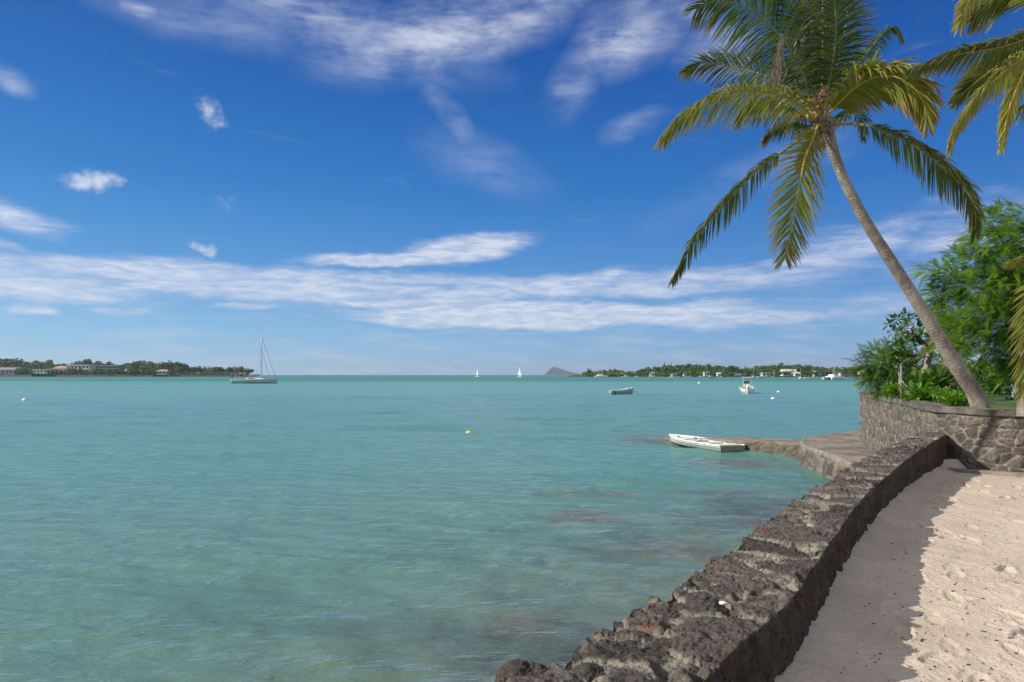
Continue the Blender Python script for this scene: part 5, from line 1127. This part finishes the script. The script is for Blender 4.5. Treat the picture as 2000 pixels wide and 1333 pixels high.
bm_ = MB(); bm_.add([(-5.6, -1.3, 2.95), (-2.4, -1.3, 2.95), (-2.4, 1.3, 2.95), (-5.6, 1.3, 2.95), (-5.4, 0, 3.1), (-2.6, 0, 3.1)], [(0, 1, 5, 4), (1, 2, 5), (2, 3, 4, 5), (3, 0, 4), (3, 2, 1, 0)]); bim = bm_.build("bimini", m_canvas, y_)
for x, s_ in ((-5.4, -1), (-5.4, 1), (-2.6, -1), (-2.6, 1)): MB().tube([(x, s_ * 1.25, 1.2), (x, s_ * 1.25, 2.95)], .03, 5).build("bimini_pole", m_alu, bim)
MB().add([(-2.3, -1, 1.7), (-1.4, -.8, 2.35), (-1.4, .8, 2.35), (-2.3, 1, 1.7)], [(0, 1, 2, 3)]).build("sprayhood", m_gel, y_)
MB().tube([(-6.7, -1.1, 1.2), (-6.8, -1.1, 3.3), (-6.8, 1.1, 3.3), (-6.7, 1.1, 1.2)], .04, 6).build("stern_arch", m_alu, y_)
mb = MB(); mb.box((-6.6, -1.1, 2.0), (.35, .2, .5)); mb.tube([(-7.4, -.9, 1.5), (-6.5, -1.0, 1.9)], .05, 6); mb.build("outboard_on_rail", m_blackp, y_)
rl = MB()
for s_ in (-1, 1):
    pts = []
    for i in range(9):
        u = i / 8; x, yy, z = hull_pts(L, 4.1, 1.15, 1.45, .35, .72, np.array(.05 + .93 * u), np.array(1.0)); rl.tube([(x, s_ * yy * .96, z), (x, s_ * yy * .96, z + .65)], .015, 4); pts.append((float(x), float(s_ * yy * .96), float(z + .65)))
    rl.tube(pts, .012, 4)
rl.build("guard_rail", m_alu, y_)
# grey-blue open skiff
s1 = empty("fishing_skiff", (0, 0, 0), "open grey-blue fishing skiff with raised white bow moored in mid bay", "boat")
place(s1, 1214, 770.8, R(14)); Ls = 3.3
hull(Ls, 1.25, .52, .86, .12, m_skiff, s1, tr=.8, mdeck=m_gelo, rim=.03, mrim=m_gel, boot=(-.02, .05))
MB().add([(-1.28, -.645, -.02), (-1.10, -.665, -.02), (-1.12, -.668, .52), (-1.24, -.652, .52), (-1.28, -.60, -.02), (-1.10, -.60, -.02), (-1.12, -.62, .52), (-1.24, -.61, .52)], [(0, 1, 2, 3), (4, 5, 6, 7), (0, 3, 7, 4), (1, 2, 6, 5)]).build("dark_hull_band", m_navy, s1)
for x in (-.8, -.1, .6): MB().box((x, 0, .42 + .12 * (x > 0)), (.2, 1.0, .03)).build("thwart", m_gel, s1)
for k, (x, y, z, r) in enumerate(((.35, -.1, .62, .13), (.62, .1, .68, .12), (.85, -.05, .74, .13), (.15, .15, .58, .1))): MB().sphere((x, y, z), (r, r * .8, r), 10, 8).build("fender", m_gel, s1, True)
MB().add([(1.15, -.28, .80), (1.70, -.02, .98), (1.70, .02, .98), (1.15, .28, .80), (1.15, 0, .86)], [(0, 1, 4), (1, 2, 4), (2, 3, 4)]).build("foredeck", m_gel, s1)
ro = MB().tube([at(1236, 764, 89), at(1243, 767.5, 88), at(1250, 771, 87)], .02, 5).build("mooring_rope", m_rope); tag(ro, "dark mooring rope running from the skiff bow down to the water", "rope")
b0 = MB().sphere(at(1240.5, 765.8, 88.5), (.07, .07, .09), 8, 6).build("rope_float", m_blackp, ro, True)
# white centre-console boat seen from astern
s2 = empty("motor_boat", (0, 0, 0), "white motor boat with a light canopy frame and outboard, seen from its stern", "motor boat")
Dm = place(s2, 1458.5, 768.6, R(75)); Lm = 5.6
hull(Lm, 2.05, .72, 1.08, .2, m_gel, s2, tr=.86, mdeck=m_gelo, rim=.05, mrim=m_gel, boot=(-.02, .08), floor=.3)
MB().box((-.2, 0, .85), (.9, .75, 1.0)).build("console", m_gel, s2); MB().add([(.2, -.4, 1.3), (.2, .4, 1.3), (.05, .35, 1.7), (.05, -.35, 1.7)], [(0, 1, 2, 3)]).build("windscreen", m_navy, s2)
MB().box((-1.1, 0, .65), (.5, 1.2, .45)).build("seat", m_tan, s2)
tt = MB().box((-.3, 0, 2.25), (1.5, 1.25, .07)).build("canopy", m_gel, s2)
for a, b in ((-.8, -.5), (-.8, .5), (.2, -.45), (.2, .45)): MB().tube([(a, b, .6), (a, b, 2.22)], .035, 6).build("canopy_pole", m_alu, tt)
ob = MB().sphere((-3.0, .12, .95), (.28, .2, .36), 12, 8).build("outboard_motor", m_gel, s2, True); MB().box((-3.0, .12, .35), (.18, .12, .9)).build("motor_leg", m_gel, ob)
MB().tube([(1.2, 0, 1.0), (1.2, 0, 3.0)], .012, 4).build("antenna", m_rope, s2)
# old white dinghy beside the jetty
s3 = empty("dinghy", (0, 0, 0), "old white wooden dinghy with a decked top and scuffed sides beside the jetty", "dinghy")
st = Vector((7.35, 22.75, 0)); bw = Vector((6.12, 26.35, 0)); mid_ = (st + bw) / 2; Ld = (bw - st).length
s3.location = (mid_.x, mid_.y, 0); s3.rotation_euler = (0, 0, math.atan2(bw.y - st.y, bw.x - st.x)); Bd = 1.22
m_ding, n = mat("scuffed_white_paint"); P = n.obj
c = n.mix(n.mapr(n.noise(P, 3, 5, .65), .35, .65), (.62, .63, .60), (.80, .80, .77))
c = n.mix(n.math('MULTIPLY', n.mapr(n.noise(n.vmath('MULTIPLY', P, (1, 3, 8)), 4, 5, .7), .60, .66), .8), c, (.17, .16, .15))
c = n.mix(n.mapr(n.new('ShaderNodeSeparateXYZ', ins={0: P}).outputs[2], .07, .03), c, (.10, .11, .05))
setp(n, Base_Color=c, Roughness=.55, Normal=n.bump(n.noise(P, 12, 4), .01))
hull(Ld, Bd, .24, .29, .08, m_ding, s3, tr=.80, mdeck=m_gelo, rim=.028, mrim=m_gelo, floor=.10)
MB().add([(.55, -.50, .245), (1.25, -.36, .265), (1.80, -.02, .285), (1.80, .02, .285), (1.25, .36, .265), (.55, .50, .245)], [(0, 1, 4, 5), (1, 2, 3, 4)]).build("foredeck", m_gelo, s3)
for x in (-1.55, -.75, .1): MB().box((x, 0, .235), (.42, 1.12 if x > -1.4 else 1.0, .035)).build("thwart", m_gelo, s3)
for s_ in (-1, 1): MB().box((-.55, s_ * .42, .228), (2.2, .2, .03)).build("side_deck", m_gelo, s3)
MB().box((-1.915, 0, .11), (.03, .98, .25)).build("transom", m_wood, s3)
for s_ in (-1, 1):
    mb = MB(); pts = []
    for i in range(16):
        u = .03 + .9 * i / 15; x, yy, z = hull_pts(Ld, Bd, .24, .29, .08, .80, np.array(u), np.array(.80)); pts.append((float(x), float(s_ * (yy + .008)), float(z)))
    mb.tube(pts, .014, 5).build("rubbing_strake", m_wood, s3, True)
x, yy, z = hull_pts(Ld, Bd, .24, .29, .08, .80, np.array(.42), np.array(.6))
mb = MB(); g = np.random.default_rng(2)
for k in range(7): mb.box((float(x) + .45 - k * .085, float(yy) + .012, float(z) + .02 + g.uniform(-.02, .02)), (.045, .01, .05 + .04 * (k % 2)), 0)
mb.build("faded_blue_marks", simple("faded_blue_paint", (.25, .32, .42), .7), s3)
for k, (a, b) in enumerate(((1.2, .1), (.4, -.1), (-.4, .2))): MB().box((a, b, .29), (.10, .05, .05), .5 * k).build("cleat", m_wood, s3)

# two small yachts under sail on the horizon
def sail_boat(pxx, pyy, ytop, lab, heel, sails=1):
    D = CAMZ * F / (pyy - HY); r_ = empty("yacht_under_sail", (0, 0, 0), lab, "sailing boat", "boats under sail on the horizon"); place(r_, pxx, pyy, R(heel)); H = (pyy - ytop) / F * D; L_ = H * .62
    hull(L_, L_ * .27, L_ * .10, L_ * .12, .3, m_gel, r_, tr=.7, deck=.02)
    MB().tube([(L_ * .08, 0, .5), (L_ * .05, 0, H)], [.12, .07], 6).build("mast", m_alu, r_)
    for nm, P_ in (("mainsail", [(.06, 0, .16), (-.42, .04, .17), (-.16, .05, .6), (.05, 0, .98)]), ("jib", [(.46, 0, .12), (.02, .07, .16), (.10, .05, .5), (.055, 0, .86)])):
        if nm == "jib" and sails < 2: continue
        q = [(a * L_, b * L_, c_ * H) for a, b, c_ in P_]; MB().add(q, [(0, 1, 2, 3)]).build(nm, m_sail, r_)
    return r_
sail_boat(932.5, 736.4, 718, "small yacht under white sail, left of the two on the horizon", -50)
sail_boat(1014.5, 736.9, 716, "yacht under two white sails, right of the two on the horizon", -52, 2)
def small(name, pxx, pyy, Lpx, lab, rz=5, mast=None, cat=False, kind="boat", m_=None, masts=None, group="boats moored off the right shore", cabin=True):
    D = CAMZ * F / (pyy - HY); r_ = empty(name, (0, 0, 0), lab, kind, group); place(r_, pxx, pyy, R(rz)); L_ = Lpx / F * D; hh = L_ * .10 + .25
    if cat:
        for s_ in (-1, 1):
            e = empty_hull = hull(L_, L_ * .13, hh * 1.0, hh * 1.25, .2, m_ or m_gel, r_, tr=.7, deck=.02, mdeck=m_gel)
            for ch in (e,): ch.location.y = s_ * L_ * .22
            bpy.context.view_layer.update()
            for ch in [c_ for c_ in COL.objects if c_.parent == r_ and c_.name.startswith("deck") and abs(c_.location.y) < 1e-6]: ch.location.y = s_ * L_ * .22
        MB().box((-L_ * .05, 0, hh * 1.15), (L_ * .6, L_ * .42, hh * .35)).build("bridge_deck", m_gel, r_)
        MB().add([(-L_ * .25, -L_ * .17, hh * 1.3), (L_ * .15, -L_ * .15, hh * 1.3), (L_ * .15, L_ * .15, hh * 1.3), (-L_ * .25, L_ * .17, hh * 1.3), (-L_ * .22, -L_ * .13, hh * 1.3 + L_ * .09), (L_ * .05, -L_ * .12, hh * 1.3 + L_ * .09), (L_ * .05, L_ * .12, hh * 1.3 + L_ * .09), (-L_ * .22, L_ * .13, hh * 1.3 + L_ * .09)], [(0, 1, 5, 4), (1, 2, 6, 5), (2, 3, 7, 6), (3, 0, 4, 7), (4, 5, 6, 7)]).build("cabin", m_gel, r_)
    else:
        hull(L_, L_ * .3, hh, hh * 1.4, .2, m_ or m_gel, r_, tr=.78, deck=.03, mdeck=m_gel)
        if cabin: MB().box((L_ * .02, 0, hh * 1.5), (L_ * .34, L_ * .2, hh * .9)).build("cabin", m_gel, r_); MB().box((L_ * .02, -L_ * .1, hh * 1.6), (L_ * .26, .08, hh * .35)).build("cabin_window", m_navy, r_)
        else: MB().box((-L_ * .1, 0, hh * 1.02), (L_ * .1, L_ * .25, .08)).build("thwart", m_gel, r_)
    if mast:
        for xo, yt in mast:
            H = (pyy - yt) / F * D; MB().tube([(xo / F * D, 0, hh), (xo / F * D, 0, H)], [.11, .06], 6).build("mast", m_alu, r_)
        if not masts: MB().tube([(mast[0][0] / F * D, 0, (pyy - mast[0][1]) / F * D * .95), (L_ * .48, 0, hh * 1.4)], .03, 4).build("stay", m_rope, r_); MB().tube([(mast[0][0] / F * D, 0, hh * 2.4), (mast[0][0] / F * D - L_ * .38, 0, hh * 2.5)], .12, 6).build("boom", m_alu, r_)
    return r_
small("moored_boat", 1107, 736.5, 7, "tiny white boat moored near the rocky island end of the shore", 10)
small("moored_catamaran", 1174, 737.6, 25, "white catamaran with two bare masts moored at the far left of the right shore", 12, [(-6, 722), (3, 719)], True, "catamaran")
small("moored_yacht", 1222, 737.3, 16, "white yacht with a bare mast moored left of a small motorboat", 4, [(0, 718)], False, "sailing boat")
small("moored_boat", 1243, 737.7, 11, "white motorboat just right of a bare-masted yacht", -8)
small("moored_yacht", 1275, 738.0, 16, "white yacht with bare mast moored in front of the small pink house", 6, [(3, 717)], False, "sailing boat")
small("moored_boat", 1292, 737.4, 8, "small white boat right of the pink house", 20, cabin=False)
small("moored_boat", 1311, 738.8, 13, "white cabin boat in front of the tiny thatched hut", -12)
small("moored_boat", 1325, 737.4, 8, "low white skiff between the thatched hut and the kiosk", 0, cabin=False)
small("moored_boat", 1345, 737.6, 13, "long low white boat beside the shoreline kiosk", 6, cabin=False)
small("moored_boat", 1369, 737.4, 11, "white cabin boat just left of the yellow house", -5)
small("moored_boat", 1388, 738.4, 15, "long grey-white boat in front of the yellow house", 8, m_=m_ygrey)
small("moored_boat", 1408, 738.2, 11, "grey boat below the narrow gabled house", -10, m_=m_ygrey)
small("moored_yacht", 1472, 738.6, 15, "white yacht with a tall bare mast between the boathouse and the white shed", 5, [(0, 716)], False, "sailing boat")
small("moored_boat", 1489, 738.2, 19, "long low white launch just below the white shed", 2, cabin=False)
small("moored_boat", 1509, 738.3, 9, "small grey-white boat right of the long launch", -15, m_=m_ygrey)
small("moored_yacht", 1563, 741.2, 15, "white yacht with bare mast moored below the steep-gabled house", 60, [(5, 719)], False, "sailing boat")
small("moored_boat", 1580, 740.4, 19, "long low white boat between the yacht and the large catamaran", 3, cabin=False)
small("large_catamaran", 1629, 742.3, 42, "large catamaran with a very tall mast moored at the right of the bay", 30, [(-3, 694), (2, 709)], True, "catamaran", masts=1)
small("moored_boat", 1888, 742.2, 18, "white boat glimpsed between the two palm trunks", 10)
small("long_motorboat", 112, 735.4, 34, "long low white motorboat below the white boathouse on the left", 2, None, False, "motor boat", cabin=False, group="boats off the left headland")
small("distant_boat", 604, 734.3, 9, "tiny boat on the horizon right of the grey yacht", 0, [(0, 730)], False, "boat", group="boats on the horizon")
# sail-like banner on the right shore
bn = empty("feather_banner", tuple(at(1512, 735, 760)), "tall pale yellow-green feather banner between the white shed and the hall", "banner")
MB().tube([(0, 0, -.5), (0, 0, 7)], .06, 6).build("banner_pole", m_alu, bn); MB().add([(0, 0, 2.2), (-1.4, 0, 1.8), (-1.0, 0, 4.2), (.2, 0, 7)], [(0, 1, 2, 3)]).build("banner_cloth", simple("banner_cloth", (.62, .66, .35), .8), bn)
# buoys
m_buoyy = simple("yellow_buoy", (.72, .62, .08), .4, .1, 9); m_buoyw = simple("white_buoy", (.78, .78, .76), .4, .08, 9)
for pxx, pyy, r, m_, lab in ((916.5, 847.5, .13, m_buoyy, "yellow oval buoy floating in the middle of the water"), (49, 783, .24, m_buoyw, "white buoy floating near the left edge"), (1366, 749.5, .42, m_buoyw, "white buoy between the skiff and the far moored boats"), (1510, 780, .20, m_buoyw, "white buoy nearer the viewer, right of the white motor boat"), (1520.5, 766.5, .20, m_buoyw, "white buoy farther off, right of the white motor boat")):
    D = CAMZ * F / (pyy - HY); r_ = empty("mooring_buoy", ((pxx - CX) / F * D, D, 0), lab, "buoy", "mooring buoys")
    MB().sphere((0, 0, r * .25), (r * 1.25, r, r * .8), 16, 10).build("float_body", m_, r_, True)
    MB().tube([(r * .2, 0, r * .9), (r * .25, 0, r * 1.3), (r * .45, 0, r * 1.3), (r * .5, 0, r * .85)], r * .09, 6).build("ring", m_rope, r_)
# rocks and bits at the near end
def boulder(name, c, r, seed, label, mt=None, group=None):
    g = MB().sphere((0, 0, 0), 1.0, 64, 40); V = np.array(g.v); rr_ = 1 + .55 * (fbm(V * 1.3 + seed, 4, .55, seed) - .5) + .28 * (fbm(V * 4 + seed, 5, .62, seed + 3) - .5) + .1 * (fbm(V * 14 + seed, 3, .6, seed + 5) - .5)
    V = V * rr_[:, None] * np.array(r); o = fast_mesh(name, V, [f for f in g.f], mt or m_low, None, attrs={'stone': np.full(len(V), .2), 'mortar': np.zeros(len(V)), 'side': np.zeros(len(V))}); o.location = c
    return tag(o, label, "rock", group)
for k, (x, y, z, r, lab) in enumerate(((1012, 1322, 1.28, (.10, .08, .08), "dark jagged lava rock at the bottom edge, leftmost of the three beside the wall end"), (1046, 1330, 1.26, (.08, .10, .09), "dark lava rock at the bottom edge, middle one beside the wall"), (1150, 1334, 1.36, (.10, .09, .085), "dark lava rock at the bottom edge set on the wall top"))):
    D = (CAMZ - z) * F / (y - HY); boulder("lava_rock", ((x - CX) / F * D, D, z - .02), r, 3 + k, lab, None, "loose lava rocks at the near end of the wall")
D = 1.17 * F / (1180 - HY); boulder("white_coral_piece", ((1412 - CX) / F * D, D, 1.435), (.020, .016, .009), 9, "small white piece of coral lying on the lava wall", m_buoyw)
D = 1.03 * F / (916 - HY)
rp = MB(); a = Vector((7.45, 14.35, .64)); b = Vector((6.75, 13.9, .66)); rp.tube([a, b], .05, 12); tag(rp.build("rusty_pipe", simple("rusty_iron", (.17, .085, .045), .9, .35, 12, .01), None, True), "rusty orange pipe lying where the concrete deck meets the lava wall", "pipe")

# trees that would share a label are told apart by their order along the shore
from collections import defaultdict
gl_ = defaultdict(list)
for o in COL.objects:
    if o.parent is None and 'label' in o and 'category' in o: gl_[o['label']].append(o)
for lb, os_ in gl_.items():
    if len(os_) > 1:
        os_.sort(key=lambda o: o.location.x / max(1, o.location.y))
        for i, o in enumerate(os_): o['label'] = "%s, %s of %d" % (lb, ('1st', '2nd', '3rd')[i] if i < 3 else '%dth' % (i + 1), len(os_)) + (" from left" if len(lb.split()) < 12 else "")
# ================================================================ sea haze
m_haze = bpy.data.materials.new("haze_air"); m_haze.use_nodes = True; n = NT(m_haze.node_tree); n.n.clear()
pv = n.new('ShaderNodeVolumePrincipled', i_Color=(0.80, 0.88, 1.0, 1), i_Density=7.5e-5, i_Anisotropy=0.3)
n.new('ShaderNodeOutputMaterial', i_Volume=pv.outputs[0])
hz_ = MB().box((0, 4500, 69), (16000, 10000, 142)).build("haze", m_haze); tag(hz_, kind='stuff')
hz_.location.z = 0
